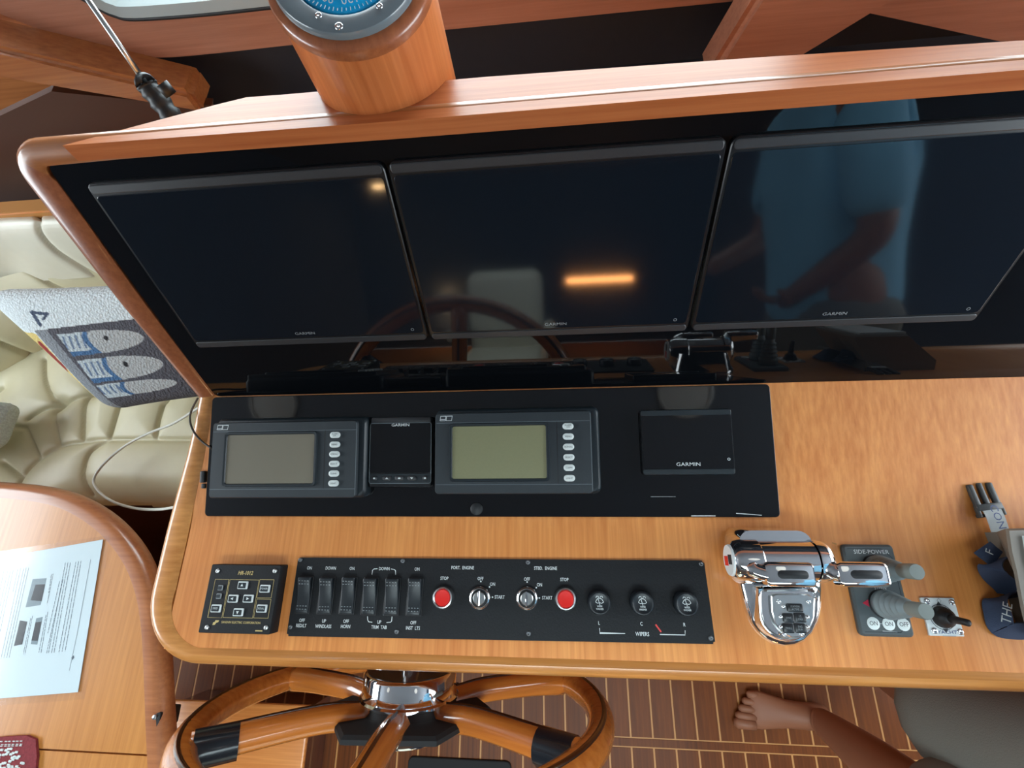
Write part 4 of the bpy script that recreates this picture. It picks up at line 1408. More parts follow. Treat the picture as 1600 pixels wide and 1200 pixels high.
seams = []
for P in ([(340, 686), (292, 686), (165, 686), (125, 690), (87, 697), (57, 716), (30, 745), (10, 790)],           # front roll seam
          [(165, 686), (135, 707), (125, 740), (127, 770)],
          [(251, 632), (243, 660), (239, 684)], [(181, 635), (172, 665), (166, 686)], [(131, 616), (127, 640), (125, 688)], [(78, 645), (82, 670), (88, 696)],
          [(35, 668), (45, 690), (57, 716)], [(0, 722), (28, 744)], [(-30, 660), (35, 668)],
          [(37, 655), (60, 640), (88, 631), (115, 621), (138, 614)], [(65, 560), (66, 590), (75, 615), (88, 631)], [(135, 580), (138, 600), (141, 610)],
          [(-60, 640), (-20, 620), (0, 605)], [(88, 631), (78, 645)], [(138, 614), (170, 575), (200, 540)], [(181, 635), (215, 590), (250, 560)], [(251, 632), (290, 590)], [(320, 632), (316, 684)]):
    seams.append(np.array(S2(P)))


def seg_dist(X, Y, poly):
    d = np.full(X.shape, 9.0)
    for a, b in zip(poly[:-1], poly[1:]):
        ab = b - a
        t = np.clip(((X - a[0]) * ab[0] + (Y - a[1]) * ab[1]) / (ab @ ab), 0, 1)
        d = np.minimum(d, np.hypot(X - a[0] - t * ab[0], Y - a[1] - t * ab[1]))
    return d


front = np.array(S2([(420, 790), (271, 790), (155, 786), (110, 800), (75, 830), (40, 880), (10, 960)], ZS - 0.03))
so = np.array([-1.3, 0.3, ZF])
sofa = thing('settee', 'cream leather settee with buttoned seat behind the table', 'sofa', wpos(*so))
gx = np.linspace(-1.95, -0.55, 320)
gy = np.linspace(0.02, 0.74, 170)
X, Y = np.meshgrid(gx, gy)
dist = np.full(X.shape, 9.0)
for s_ in seams:
    dist = np.minimum(dist, seg_dist(X, Y, np.array(smooth_path(s_, 4)) if len(s_) > 2 else s_))
Z = ZS - 0.011 * np.exp(-dist / 0.024) - 0.007 * np.exp(-(dist / 0.0045) ** 2)
for bxy in S2([(88, 631), (141, 612)]):
    rr = np.hypot(X - bxy[0], Y - bxy[1])
    Z -= 0.016 * np.exp(-(rr / 0.022) ** 2)
fd = seg_dist(X, Y, front)
# signed: inside is towards the back (+y and left of the front curve)
ang_in = np.zeros(X.shape)
fs = np.array(smooth_path(front, 6))
best = np.full(X.shape, 9.0)
sgn = np.ones(X.shape)
for a, b in zip(fs[:-1], fs[1:]):
    ab = b - a
    t = np.clip(((X - a[0]) * ab[0] + (Y - a[1]) * ab[1]) / (ab @ ab), 0, 1)
    d = np.hypot(X - a[0] - t * ab[0], Y - a[1] - t * ab[1])
    cr_ = ab[0] * (Y - a[1]) - ab[1] * (X - a[0])
    m_ = d < best
    best = np.where(m_, d, best)
    sgn = np.where(m_, np.sign(cr_), sgn)
sdist = -sgn * best                                     # inside the seat: positive
if sdist[130, 60] < 0:
    sdist = -sdist
rf = 0.085
tt = np.clip(sdist / rf, 0, 1)
Z = Z - 0.075 * (1 - np.sqrt(np.clip(1 - (1 - tt) ** 2, 0, 1)))
keep = sdist > -0.004
idx = -np.ones(X.shape, int)
V = []
for i in range(X.shape[0]):
    for j in range(X.shape[1]):
        if keep[i, j]:
            idx[i, j] = len(V)
            V.append((X[i, j] - so[0], Y[i, j] - so[1], Z[i, j] - so[2]))
Fc = []
for i in range(X.shape[0] - 1):
    for j in range(X.shape[1] - 1):
        q = (idx[i, j], idx[i, j + 1], idx[i + 1, j + 1], idx[i + 1, j])
        if min(q) >= 0:
            Fc.append(q)
pydata('seat_cushion', V, Fc, 'leather', sofa, smooth=True)
# front apron and plinth below the seat edge
fs2 = [np.array([p[0], p[1]]) for p in fs]
bm = bmesh.new()
rings = []
for i, p in enumerate(fs2):
    t = fs2[min(i + 1, len(fs2) - 1)] - fs2[max(i - 1, 0)]
    t /= np.linalg.norm(t)
    nn = np.array([-t[1], t[0]])
    if nn[1] < 0 and abs(nn[1]) > 0.3:
        nn = -nn
    if nn[1] < 0.3 and nn[0] > 0:
        nn = -nn
    q = p + nn * 0.012
    q3 = p + nn * 0.06
    rings.append([(q[0] - so[0], q[1] - so[1], ZS - 0.070 - so[2]), (p[0] - so[0], p[1] - so[1], ZS - 0.095 - so[2]), (q[0] - so[0], q[1] - so[1], ZS - 0.115 - so[2]), (q3[0] - so[0], q3[1] - so[1], ZS - 0.115 - so[2]), (q3[0] - so[0], q3[1] - so[1], ZS - 0.070 - so[2])])
loft(bm, rings)
obj('front_rail', bm, 'sofa_base_and_shade', sofa, smooth='auto')
bm = bmesh.new()
rings = [[(p[0] + 0.0 - so[0], p[1] + 0.07 - so[1], ZF - so[2]), (p[0] - so[0], p[1] + 0.07 - so[1], ZS - 0.11 - so[2]), (p[0] - so[0], p[1] + 0.10 - so[1], ZS - 0.11 - so[2]), (p[0] - so[0], p[1] + 0.10 - so[1], ZF - so[2])] for p in fs2]
loft(bm, rings)
obj('plinth', bm, 'sofa_base_and_shade', sofa)
# backrest: reclined cushions behind the seat, upper roll over lower pad
def back_surface(name, rows, mat, seamlist=()):
    """rows of (picture point pairs) lofted: each row is a list of 3D points"""
    n = 170
    R_ = [resample(smooth_path(r_, 6), n) for r_ in rows]
    m = 100
    col_ = []
    for j in range(n):
        col_.append(resample(smooth_path([r_[j] for r_ in R_], 6), m))
    G = np.array(col_)                                  # n x m x 3
    # puff: push seams in
    nr = np.cross(np.gradient(G, axis=0), np.gradient(G, axis=1))
    nr /= np.linalg.norm(nr, axis=2, keepdims=True) + 1e-9
    if nr[n // 2, m // 2] @ (CAM - G[n // 2, m // 2]) < 0:
        nr = -nr
    D = np.full(G.shape[:2], 9.0)
    Q = (G.reshape(-1, 3) - CAM) @ MC.T
    U = 800 + FPX * Q[:, 0] / Q[:, 2]
    W_ = 600 + FPX * Q[:, 1] / Q[:, 2]
    for s_ in seamlist:
        D = np.minimum(D, seg_dist(U.reshape(n, m), W_.reshape(n, m), np.array(smooth_path(s_, 5))))
    G = G - nr * (0.007 * np.exp(-D / 14.0) + 0.008 * np.exp(-(D / 2.6) ** 2))[:, :, None]
    V = [tuple(G[i, j] - so) for i in range(n) for j in range(m)]
    Fc = [(i * m + j, (i + 1) * m + j, (i + 1) * m + j + 1, i * m + j + 1) for i in range(n - 1) for j in range(m - 1)]
    return pydata(name, V, Fc, mat, sofa, smooth=True)


def P3(px, py, z):
    return np.array(zp(px, py, z))


rowL = [[P3(-170, 690, ZS - 0.03), P3(0, 600, ZS - 0.03), P3(82, 553, ZS - 0.03), P3(200, 505, ZS - 0.03), P3(380, 480, ZS - 0.03)],
        [P3(-170, 600, ZS + 0.10), P3(0, 520, ZS + 0.10), P3(82, 488, ZS + 0.10), P3(200, 460, ZS + 0.10), P3(380, 440, ZS + 0.10)],
        [P3(-170, 500, ZS + 0.20), P3(-20, 440, ZS + 0.20), P3(70, 420, ZS + 0.20), P3(200, 410, ZS + 0.20), P3(380, 395, ZS + 0.20)]]
back_surface('back_cushion', rowL, 'leather', [[(-30, 525), (0, 538), (30, 550), (60, 560)], [(-80, 380), (0, 401), (40, 422), (86, 450), (150, 470)]])
rowU = [[P3(-170, 520, ZS + 0.17), P3(-20, 445, ZS + 0.17), P3(70, 440, ZS + 0.17), P3(200, 430, ZS + 0.17), P3(380, 410, ZS + 0.17)],
        [P3(-170, 430, ZS + 0.27), P3(-20, 395, ZS + 0.27), P3(70, 388, ZS + 0.27), P3(200, 380, ZS + 0.27), P3(380, 370, ZS + 0.27)],
        [P3(-170, 375, ZS + 0.33), P3(-20, 350, ZS + 0.33), P3(70, 346, ZS + 0.33), P3(200, 340, ZS + 0.33), P3(380, 330, ZS + 0.33)],
        [P3(-170, 355, ZS + 0.33), P3(-20, 334, ZS + 0.32), P3(70, 331, ZS + 0.32), P3(200, 326, ZS + 0.32), P3(380, 315, ZS + 0.32)]]
back_surface('head_roll', rowU, 'leather_light', [[(62, 325), (56, 345), (60, 365), (75, 385), (100, 405), (160, 440), (220, 470)]])
# wooden capping behind the settee and cabinet side above it
a, b = P3(-200, 352, ZS + 0.33), P3(400, 312, ZS + 0.33)
bm = bmesh.new()
for P in ([a, b],):
    loft(bm, [[P[0] + np.array([0, o1, o2]) for o1, o2 in ((0, 0), (0.0, 0.012), (0.03, 0.014), (0.03, -0.02), (0, -0.02))], [P[1] + np.array([0, o1, o2]) for o1, o2 in ((0, 0), (0.0, 0.012), (0.03, 0.014), (0.03, -0.02), (0, -0.02))]])
structure(obj('trim_6', bm, 'holly'))
zsh = ZS + 0.335
bm = bmesh.new()
c0, c1 = P3(-200, 345, zsh), P3(400, 308, zsh)
back_y = 0.72
loft(bm, [[(c0[0], c0[1] + 0.02, zsh), (c1[0], c1[1] + 0.02, zsh), (c1[0], back_y, zsh), (c0[0] - 0.4, back_y, zsh)], [(c0[0], c0[1] + 0.02, zsh + 0.004), (c1[0], c1[1] + 0.02, zsh + 0.004), (c1[0], back_y, zsh + 0.004), (c0[0] - 0.4, back_y, zsh + 0.004)]])
structure(obj('trim_7', bm, 'teak_x'))
structure(obj('painted_shade_trough', box((-1.45, 0.79, -0.16), (1.65, 0.14, 0.02)), 'sofa_base_and_shade'))  # trough floor, with the cavity's shade put into its dark colour

# ================================================================== hooked-wool pillow with a tin of fish
def pillow(name, label, corners, thick, colour_fn, n=210, m=150):
    TLc, TRc, BRc, BLc = [np.array(p, float) for p in corners]
    org = (TLc + TRc + BRc + BLc) / 4
    t = thing(name, label, 'pillow', wpos(*org), 'wool pillows on the settee')
    nrm = np.cross(TRc - TLc, BLc - TLc)
    nrm /= np.linalg.norm(nrm)
    if nrm @ (CAM - org) < 0:
        nrm = -nrm
    V, C_ = [], []
    for side in (1, -1):
        for i in range(m + 1):
            for j in range(n + 1):
                s_, q_ = j / n, i / m
                # rounded, slightly pinched outline
                ex, ey = 2 * s_ - 1, 2 * q_ - 1
                pin = 1 - 0.035 * (1 - ex * ex) * ey * ey
                pin2 = 1 - 0.035 * (1 - ey * ey) * ex * ex
                cut = 1 - 0.05 * max(0, abs(ex) + abs(ey) - 1.75) / 0.25
                s2, q2 = 0.5 + ex * pin2 * cut / 2, 0.5 + ey * pin * cut / 2
                p = TLc * (1 - s2) * (1 - q2) + TRc * s2 * (1 - q2) + BRc * s2 * q2 + BLc * (1 - s2) * q2
                pf = ((1 - ex ** 6) * (1 - ey ** 6)) ** 0.5 if abs(ex) < 1 and abs(ey) < 1 else 0
                V.append(p - org + nrm * side * thick / 2 * pf)
                C_.append(colour_fn(s_, q_) if side == 1 else (srgb(150, 140, 110) if n > 60 else colour_fn(s_, q_)))
    k = (n + 1) * (m + 1)
    Fc = []
    for sd_ in (0, 1):
        for i in range(m):
            for j in range(n):
                a = sd_ * k + i * (n + 1) + j
                Fc.append((a, a + 1, a + n + 2, a + n + 1))
    o = pydata('cover', V, Fc, 'hooked_wool', t, smooth=True)
    at_ = o.data.color_attributes.new('pattern', 'FLOAT_COLOR', 'POINT')
    at_.data.foreach_set('color', np.array(C_, float).ravel())
    return t


white, grey, dgrey = srgb(226, 236, 238), srgb(140, 146, 152), srgb(84, 84, 92)
blue, pale, yellow, red, black = srgb(70, 112, 156), srgb(196, 208, 212), srgb(226, 202, 124), srgb(150, 44, 36), srgb(24, 24, 30)


def dl(x, y, ax, ay, bx_, by_):
    dx, dy = bx_ - ax, by_ - ay
    t = max(0, min(1, ((x - ax) * dx + (y - ay) * dy) / (dx * dx + dy * dy)))
    return math.hypot(x - ax - t * dx, y - ay - t * dy)


HB = None


def fish_tin(s, q):
    """s across, q down in pillow space, mapped to picture pixels of the visible cover"""
    g = HB @ np.array([s, q, 1.0])
    px, py = g[0] / g[2], g[1] / g[2]
    n1 = math.sin(px * 0.9 + 3 * math.sin(py * 0.35)) * math.sin(py * 1.1 + 2 * math.sin(px * 0.3))
    c_ = white
    # bottle-key handle
    for A_ in ((103, 495, 120, 522), (103, 497, 130, 500), (130, 500, 124, 510)):
        if dl(px, py, *A_) < 3.0:
            c_ = srgb(66, 80, 104)
    # yellow corner with red
    if py > 537 + (px - 70) * 0.0 and px < 110 + (py - 537) * 0.76 - 1:
        c_ = yellow
        if dl(px, py, 112, 556, 142, 590) < 5.5 or dl(px, py, 92, 555, 98, 556) < 3:
            c_ = red
    # tin wall
    edge = 106 + (py - 530) * 0.74
    if py > 532 - (px - 110) * 0.16 and px > edge:
        c_ = grey if px < edge + 24 else dgrey
        inner = 147 + (py - 538) * 0.645
        if px > inner:
            for k_, (y0, y1) in enumerate(((535, 571), (577.5, 608), (611, 627))):
                yy = py + (px - 165) * 0.15
                if y0 < yy < y1:
                    t = (yy - y0) / (y1 - y0)
                    head = inner + 50 - 7 * math.sin(t * 3.1)
                    if px < head - 8:
                        c_ = pale if k_ == 2 else (blue if t > 0.82 else pale)
                        if math.sin((px - t * 10) * 0.66) > 0.45 and 0.12 < t < 0.72:
                            c_ = srgb(104, 126, 156)
                    elif px < head:
                        c_ = blue
                    elif px < head + 80 and abs(t - 0.5) < 0.5 * math.sqrt(max(0, 1 - ((px - head) / 80) ** 2)):
                        c_ = srgb(186, 190, 190)
                        if math.hypot(px - (head + 27), (yy - (y0 + (y1 - y0) * 0.40))) < 3.8 and k_ < 2:
                            c_ = black
    f = 1 + 0.10 * n1
    return tuple(min(1, v_ * f) for v_ in c_[:3]) + (1,)


def homography(src, dst):
    A_ = []
    for (x_, y_), (X_, Y_) in zip(src, dst):
        A_.append([x_, y_, 1, 0, 0, 0, -X_ * x_, -X_ * y_, -X_])
        A_.append([0, 0, 0, x_, y_, 1, -Y_ * x_, -Y_ * y_, -Y_])
    return np.linalg.svd(np.array(A_, float))[2][-1].reshape(3, 3)


pil_px = ((-28, 452), (330, 436), (372, 612), (180, 640))
pil_z = (-0.04, -0.04, -0.235, -0.235)
HB = homography([(0, 0), (1, 0), (1, 1), (0, 1)], pil_px)
pillow('wool_pillow', 'hooked wool pillow showing grey fish in a tin, leaning on the settee back', [zp(a, b, z_) for (a, b), z_ in zip(pil_px, pil_z)], 0.085, fish_tin)
sp_px = ((-120, 640), (22, 628), (-10, 690), (-100, 745))
pillow('wool_pillow', 'plain white wool pillow corner at the left picture edge', [zp(a, b, -0.25) for a, b in sp_px], 0.10, lambda s, q: tuple(v_ * (1 + 0.06 * math.sin(90 * s) * math.sin(70 * q)) for v_ in srgb(206, 220, 222)[:3]) + (1,), 30, 30)

# ================================================================== table with page and coaster
ZT = -0.14
to = zp(60, 1000, ZT)
tb = thing('saloon_table', 'varnished wooden table with rounded corner and bullnose edge', 'table', wpos(to[0], to[1], ZF))
edge_px = [(-260, 742), (-120, 744), (0, 752), (60, 758), (110, 770), (155, 795), (190, 826), (218, 865), (236, 910), (246, 960), (251, 1020), (254, 1080), (257, 1140), (261, 1200), (268, 1290), (280, 1420)]
E_ = [np.array(zp(a, b, ZT))[:2] - to[:2] for a, b in edge_px]
E_ = [np.array(p) for p in resample(smooth_path(E_, 4), 70)]
rings = []
for i, p in enumerate(E_):
    t = E_[min(i + 1, len(E_) - 1)] - E_[max(i - 1, 0)]
    t /= np.linalg.norm(t)
    inw = np.array([t[1], -t[0]])
    rings.append([(p[0] + inw[0] * s_, p[1] + inw[1] * s_, ZT - ZF + h_) for s_, h_ in ((0.012, -0.038), (0.003, -0.032), (0.0, -0.020), (0.003, -0.008), (0.010, -0.001), (0.020, 0.0012), (0.034, 0.0005), (0.0345, -0.038))])
bm = bmesh.new()
loft(bm, rings)
obj('edge_moulding', bm, 'table_edge', tb, smooth='auto')
inn_ = []
for i, p in enumerate(E_):
    t = E_[min(i + 1, len(E_) - 1)] - E_[max(i - 1, 0)]
    t /= np.linalg.norm(t)
    inn_.append(p + np.array([t[1], -t[0]]) * 0.034)
ys = zp(60, 1171, ZT)[1] - to[1]                        # seam between the two leaves
far = [p for p in inn_ if p[1] > ys + 0.0015]
near = [p for p in inn_ if p[1] < ys - 0.0015]
bm = prism([(-0.60, ys + 0.0015)] + [(-0.60, far[0][1])] + [tuple(p) for p in far] + [(np.interp(ys, [far[-1][1], near[0][1]][::-1], [far[-1][0], near[0][0]][::-1]) if near else far[-1][0], ys + 0.0015)], ZT - ZF - 0.035, ZT - ZF)
obj('table_leaf', bm, 'table_wood', tb)
if near:
    bm = prism([(-0.60, near[-1][1])] + [(-0.60, ys - 0.0015)] + [(near[0][0], ys - 0.0015)] + [tuple(p) for p in near], ZT - ZF - 0.035, ZT - ZF - 0.0006)
    obj('table_leaf', bm, 'table_wood', tb)
obj('pedestal', lathe([(0.16, 0.0), (0.16, 0.02), (0.05, 0.05), (0.045, ZT - ZF - 0.06), (0.12, ZT - ZF - 0.036)], 24, c=(-0.62, -0.1, 0)), 'satin_metal', tb, smooth='auto')
lt = zp(249, 1125, ZT - 0.01) - np.array([to[0], to[1], ZF])
bm = box((lt[0], lt[1], lt[2] - 0.015), (0.016, 0.030, 0.05), 0.003)
obj('latch', bm, 'rubber_black', tb, smooth='auto')
obj('latch_stud', lathe([(0.004, 0.0), (0.004, 0.004), (0.0004, 0.005)], 10, c=(lt[0] + 0.0, lt[1] + 0.008, lt[2] + 0.010)), 'satin_metal', tb, smooth='auto')

# ---- printed page in a clear sleeve
pg_px = ((-60, 882), (162.5, 843), (123.5, 1081), (-75, 1097))
pq = [np.array(zp(a, b, ZT))[:2] for a, b in pg_px]
po = np.mean(pq, axis=0)
pg = thing('printed_page', 'printed manual page in a clear sleeve lying on the table', 'paper', wpos(po[0], po[1], ZT))
sh = prism([tuple(p - po) for p in pq[::-1]], 0.0018, 0.0024)
obj('sheet', sh, 'paper', pg)
sl_px = ((-70, 872), (174, 836), (134, 1092), (-85, 1108))
sq_ = [np.array(zp(a, b, ZT))[:2] - po for a, b in sl_px]
bm = bmesh.new()
vs = [bm.verts.new((p[0], p[1], 0.0030)) for p in sq_]
bm.faces.new(vs)
obj('clear_sleeve', bm, 'laminate_film', pg)
zz = lambda a, b: tuple(np.array(zp(a / 4.617, 840 + b / 4.617, ZT + 0.0025))[:2] - po)
rngt = random.Random(3)


def text_col(x0, y0, x1, y1, wd=4.2, seg=None):
    """a line of small print as broken dashes, from one end to the other"""
    bm = bmesh.new()
    a, b = np.array(zz(x0, y0)), np.array(zz(x1, y1))
    L_ = np.linalg.norm(b - a)
    d_ = (b - a) / L_
    nn = np.array([-d_[1], d_[0]])
    hw = wd / 4.617 * 0.0012 / 2
    p = 0.0
    while p < L_:
        ln = min(rngt.uniform(0.0035, 0.011), L_ - p)
        q0, q1 = a + d_ * p, a + d_ * (p + ln)
        vs = [bm.verts.new((*(q0 + nn * hw), 0.0026)), bm.verts.new((*(q0 - nn * hw), 0.0026)), bm.verts.new((*(q1 - nn * hw), 0.0026)), bm.verts.new((*(q1 + nn * hw), 0.0026))]
        bm.faces.new(vs)
        p += ln + 0.0013
    return bm


lines = []
for x0, y0, x1, y1 in ((585, 168, 470, 820), (567, 170, 448, 822), (548, 175, 425, 826), (508, 180, 390, 830), (490, 180, 372, 832), (472, 182, 350, 832), (455, 300, 336, 834), (430, 315, 345, 690), (384, 260, 340, 478), (372, 265, 350, 400), (346, 535, 296, 830), (332, 560, 280, 830), (235, 565, 180, 840), (222, 580, 168, 842), (208, 215, 66, 866), (190, 216, 48, 868), (172, 220, 28, 870), (150, 220, 8, 872), (95, 235, -40, 872), (76, 240, -60, 872), (56, 240, -80, 872), (30, 230, -100, 870), (2, 230, -130, 870), (130, 225, 92, 400)):
    lines.append(text_col(x0, y0, x1, y1))
mg = bmesh.new()
for b_ in lines:
    me_ = bpy.data.meshes.new('small_print')
    b_.to_mesh(me_)
    mg.from_mesh(me_)
    b_.free()
    bpy.data.meshes.remove(me_)
so_ = obj('small_print', mg, 'print_ink', pg)
so_['kind'] = 'stuff'
strip([zz(655, 158), zz(556, 700), zz(500, 960)], 0.0007, 0.0025, 'print_ink', pg, 'rule_line')
x_, y_ = zz(526, 866)
obj('bullet', prism([(x_ - 0.003, y_), (x_, y_ - 0.004), (x_ + 0.003, y_), (x_, y_ + 0.004)], 0.0025, 0.0028), 'print_ink', pg)
for P4, mt in ((((236, 300), (336, 292), (292, 486), (184, 504)), 'photo_grey'), (((258, 340), (326, 335), (300, 458), (222, 452)), 'photo_dark'), (((145, 598), (196, 606), (160, 770), (102, 782)), 'photo_dark'), (((262, 582), (308, 572), (268, 772), (222, 768)), 'photo_grey'), (((258, 612), (300, 606), (272, 745), (228, 742)), 'photo_dark')):
    k_ = 0.0026 if mt == 'photo_grey' else 0.0029
    q_ = [zz(*p) for p in P4]
    obj('printed_picture', prism(q_[::-1], 0.0024, k_), mt, pg)

# ---- knitted coaster at the bottom left
kq = [np.array(zp(a, b, ZT))[:2] for a, b in ((-70, 1160), (10, 1150), (46, 1148), (60, 1154), (62, 1180), (56, 1240), (-80, 1250))]
ko = np.mean(kq, axis=0)
kt = thing('knitted_coaster', 'dark red knitted mat with white flecks on the table corner', 'coaster', wpos(ko[0], ko[1], ZT))
kk = [tuple(p - ko) for p in kq[::-1]]
bm = prism(kk, 0.0006, 0.005)
obj('mat_body', bm, 'knit_red', kt)
bm = bmesh.new()
for i in range(90):
    a = zp(rngt.uniform(-30, 42), rngt.uniform(1168, 1215), ZT)
    bx(bm, (a[0] - ko[0], a[1] - ko[1], 0.0055), (0.0062, 0.0036, 0.002), 0.0008, 1)
for i in range(5):
    for j in range(14):
        a = zp(-40 + j * 6 + rngt.uniform(-1, 1), 1158 + i * 2.4 - j * 0.15, ZT)
        if i in (0, 2, 3):
            bx(bm, (a[0] - ko[0], a[1] - ko[1], 0.0055), (0.0052, 0.0014, 0.002), 0.0006, 1)
fl = obj('flecks', bm, 'knit_white', kt)
fl['kind'] = 'stuff'

# ================================================================== cables
cpts = [(340, 622, 0.0), (306, 640, -0.10), (270, 662, -0.20), (230, 678, -0.26), (195, 697, -0.28), (165, 722, -0.28), (147, 747, -0.28), (152, 765, -0.27), (175, 783, -0.25), (210, 794, -0.22), (245, 796, -0.18), (275, 792, -0.12), (300, 785, -0.08)]
P = [np.array(zp(a, b, z_)) for a, b, z_ in cpts]
o_ = P[0].copy()
cb = obj('white_cable', tube([p - o_ for p in smooth_path(P, 6)], 0.0030, 8), 'cable_white', None, smooth=True, mw=wpos(*o_))
tag(cb, 'thin white cable looping over the settee beside the console', 'cable')
P = [FK.w3(*FK.at(a, b, w_), w_) for a, b, w_ in ((309, 622, -0.02), (299, 642, 0.004), (297, 658, 0.010), (303, 675, 0.010), (316, 690, 0.008), (331, 701, 0.009))]
o_ = P[0].copy()
cb = obj('dark_cable', tube([p - o_ for p in smooth_path(P, 6)], 0.0017, 8), 'cable_dark', None, smooth=True, mw=wpos(*o_))
tag(cb, 'thin dark cable curling from the rim under the black panel', 'cable')
x_, y_ = FK.at(320, 745, 0.006)
hk = obj('cable_clip', bx(box((0, 0, 0.004), (0.009, 0.020, 0.008), 0.002), (0.0, -0.016, 0.002), (0.007, 0.008, 0.004), 0.001), 'rubber_black', None, smooth='auto', mw=FK.mat(x_ - 0.004, y_))
tag(hk, 'tiny black clip on the rim left of the black panel', 'clip')

# ================================================================== steering wheel
HC = np.array([-0.2845, -0.284, -0.200])
TILT = R(3.0)
sw = thing('steering_wheel', 'large six-spoke varnished wooden steering wheel with chrome hub below the dash', 'steering wheel', Matrix.Translation(Vector(HC)) @ Matrix.Rotation(R(90) + TILT, 4, 'X') @ Matrix.Rotation(R(-3.9), 4, 'Z'))
RW_ = 0.347
rimr = 0.0230
# local: x right, y up, z towards the viewer (after the rotation about X)
ringP = [(RW_ * math.cos(2 * math.pi * i / 96), RW_ * math.sin(2 * math.pi * i / 96), 0.0) for i in range(96)]


def ring_torus(R0, r0, z0, n1=96, n2=14, sy=1.0):
    bm = bmesh.new()
    V = [[bm.verts.new(((R0 + r0 * math.cos(2 * math.pi * j / n2)) * math.cos(2 * math.pi * i / n1), (R0 + r0 * math.cos(2 * math.pi * j / n2)) * math.sin(2 * math.pi * i / n1), z0 + r0 * sy * math.sin(2 * math.pi * j / n2))) for j in range(n2)] for i in range(n1)]
    for i in range(n1):
        for j in range(n2):
            bm.faces.new((V[i][j], V[(i + 1) % n1][j], V[(i + 1) % n1][(j + 1) % n2], V[i][(j + 1) % n2]))
    return bm


obj('rim', ring_torus(RW_, rimr, 0), 'wheel_wood', sw, smooth=True)
obj('rim_inlay', ring_torus(RW_ + 0.006, 0.0050, -(rimr - 0.0038), n2=8), 'inlay_dark', sw, smooth=True)
for k_ in range(6):
    a = R(30 + 60 * k_)
    ca, sa = math.cos(a), math.sin(a)
    rot = Matrix.Rotation(a, 4, 'Z')
    P = smooth_path([(0.030, 0, -0.004), (0.085, 0, -0.004), (0.15, 0, -0.010), (0.26, 0, -0.006), (RW_ - 0.012, 0, 0.0)], 5)
    spk = obj('spoke', tube(P, [0.0255 - 0.004 * math.sin(math.pi * i / len(P)) for i in range(len(P))], 14), 'wheel_wood', sw, smooth=True, mw=rot)
    # dark seam along the side facing the dash
    obj('spoke_inlay', tube([p + np.array([0, 0, -0.0205]) for p in P[1:-2]], 0.0036, 6), 'inlay_dark', spk)
    bm = bmesh.new()
    n_ = 9
    rings = []
    for i in range(n_):
        b_ = R(-6.0 + 12.0 * i / (n_ - 1))
        rings.append([((RW_ + (rimr + 0.0009) * math.cos(2 * math.pi * j / 14)) * math.cos(b_), (RW_ + (rimr + 0.0009) * math.cos(2 * math.pi * j / 14)) * math.sin(b_), (rimr + 0.0009) * math.sin(2 * math.pi * j / 14)) for j in range(14)])
    loft(bm, rings)
    if k_ in (0, 2): obj('joint_sleeve', tube([(RW_ - 0.075, 0, -0.002), (RW_ - 0.015, 0, 0.0)], [0.0262, 0.0268], 14), 'compass_black', spk, smooth='auto')
    # fillet between spokes and hub
    P = [(0.045 * math.cos(R(30 + b_)), 0.045 * math.sin(R(30 + b_)), -0.004) for b_ in range(-30, 31, 10)]
obj('hub_plate', lathe([(0.146, -0.008), (0.152, -0.003), (0.152, 0.004), (0.142, 0.008)], 6), 'mat_black', sw)
obj('hub', lathe([(0.030, 0.040), (0.080, 0.032), (0.085, 0.024), (0.087, -0.020), (0.090, -0.022), (0.090, -0.026), (0.086, -0.029), (0.084, -0.062), (0.081, -0.066), (0.076, -0.067)], 56), 'chrome', sw, smooth='auto')
obj('hub_disc', lathe([(0.0775, -0.064), (0.0770, -0.0675), (0.016, -0.0680)], 40), 'compass_black', sw, smooth='auto')
obj('shaft', lathe([(0.0175, -0.066), (0.0175, -0.078), (0.0140, -0.080), (0.0140, -0.37)], 24), 'chrome', sw, smooth='auto')

# ================================================================== floor locker step and black mat below the wheel
q0, q1 = zp(262, 1116, ZF + 0.14), zp(484, 1120, ZF + 0.14)
q2 = zp(262, 1190, ZF + 0.14)
so2 = np.array([(q0[0] + q1[0]) / 2, (q0[1] + q2[1]) / 2 - 0.05, ZF])
stp2 = thing('foot_locker', 'low wooden foot locker on the floor behind the steering wheel', 'locker', wpos(*so2))
wst = q1[0] - q0[0]
obj('body', box((0, 0, 0.066), (wst - 0.02, 0.26, 0.132)), 'wheel_dark', stp2)
obj('lid', box((0, 0.0, 0.136), (wst, 0.28, 0.016), 0.006, 3), 'teak_x', stp2, smooth='auto')
hq = zp(384, 1152, ZF + 0.15) - so2
obj('handle_recess', rprism(0.11, 0.05, 0.012, [(0, 0.1435), (0, 0.1455), (0.003, 0.1460)], c=(hq[0] - 0.01, hq[1])), 'rubber_black', stp2)
obj('handle_bar', tube([(hq[0] - 0.055, hq[1] + 0.012, 0.148), (hq[0] + 0.045, hq[1] + 0.012, 0.148)], 0.004, 8), 'chrome', stp2, smooth=True)
mq = [zp(a, b, ZF + 0.002) for a, b in ((640, 1181), (800, 1178), (806, 1260), (625, 1260))]
mo = np.mean(mq, axis=0)
fm = thing('floor_mat', 'black rubber mat on the planked floor under the steering wheel', 'mat', wpos(mo[0], mo[1], ZF))
mw_, mh_ = mq[1][0] - mq[0][0], mq[0][1] - mq[2][1]
obj('mat_sheet', rprism(mw_, mh_, 0.015, [(0, 0.001), (0, 0.006), (0.002, 0.008)]), 'mat_black', fm, smooth='auto')

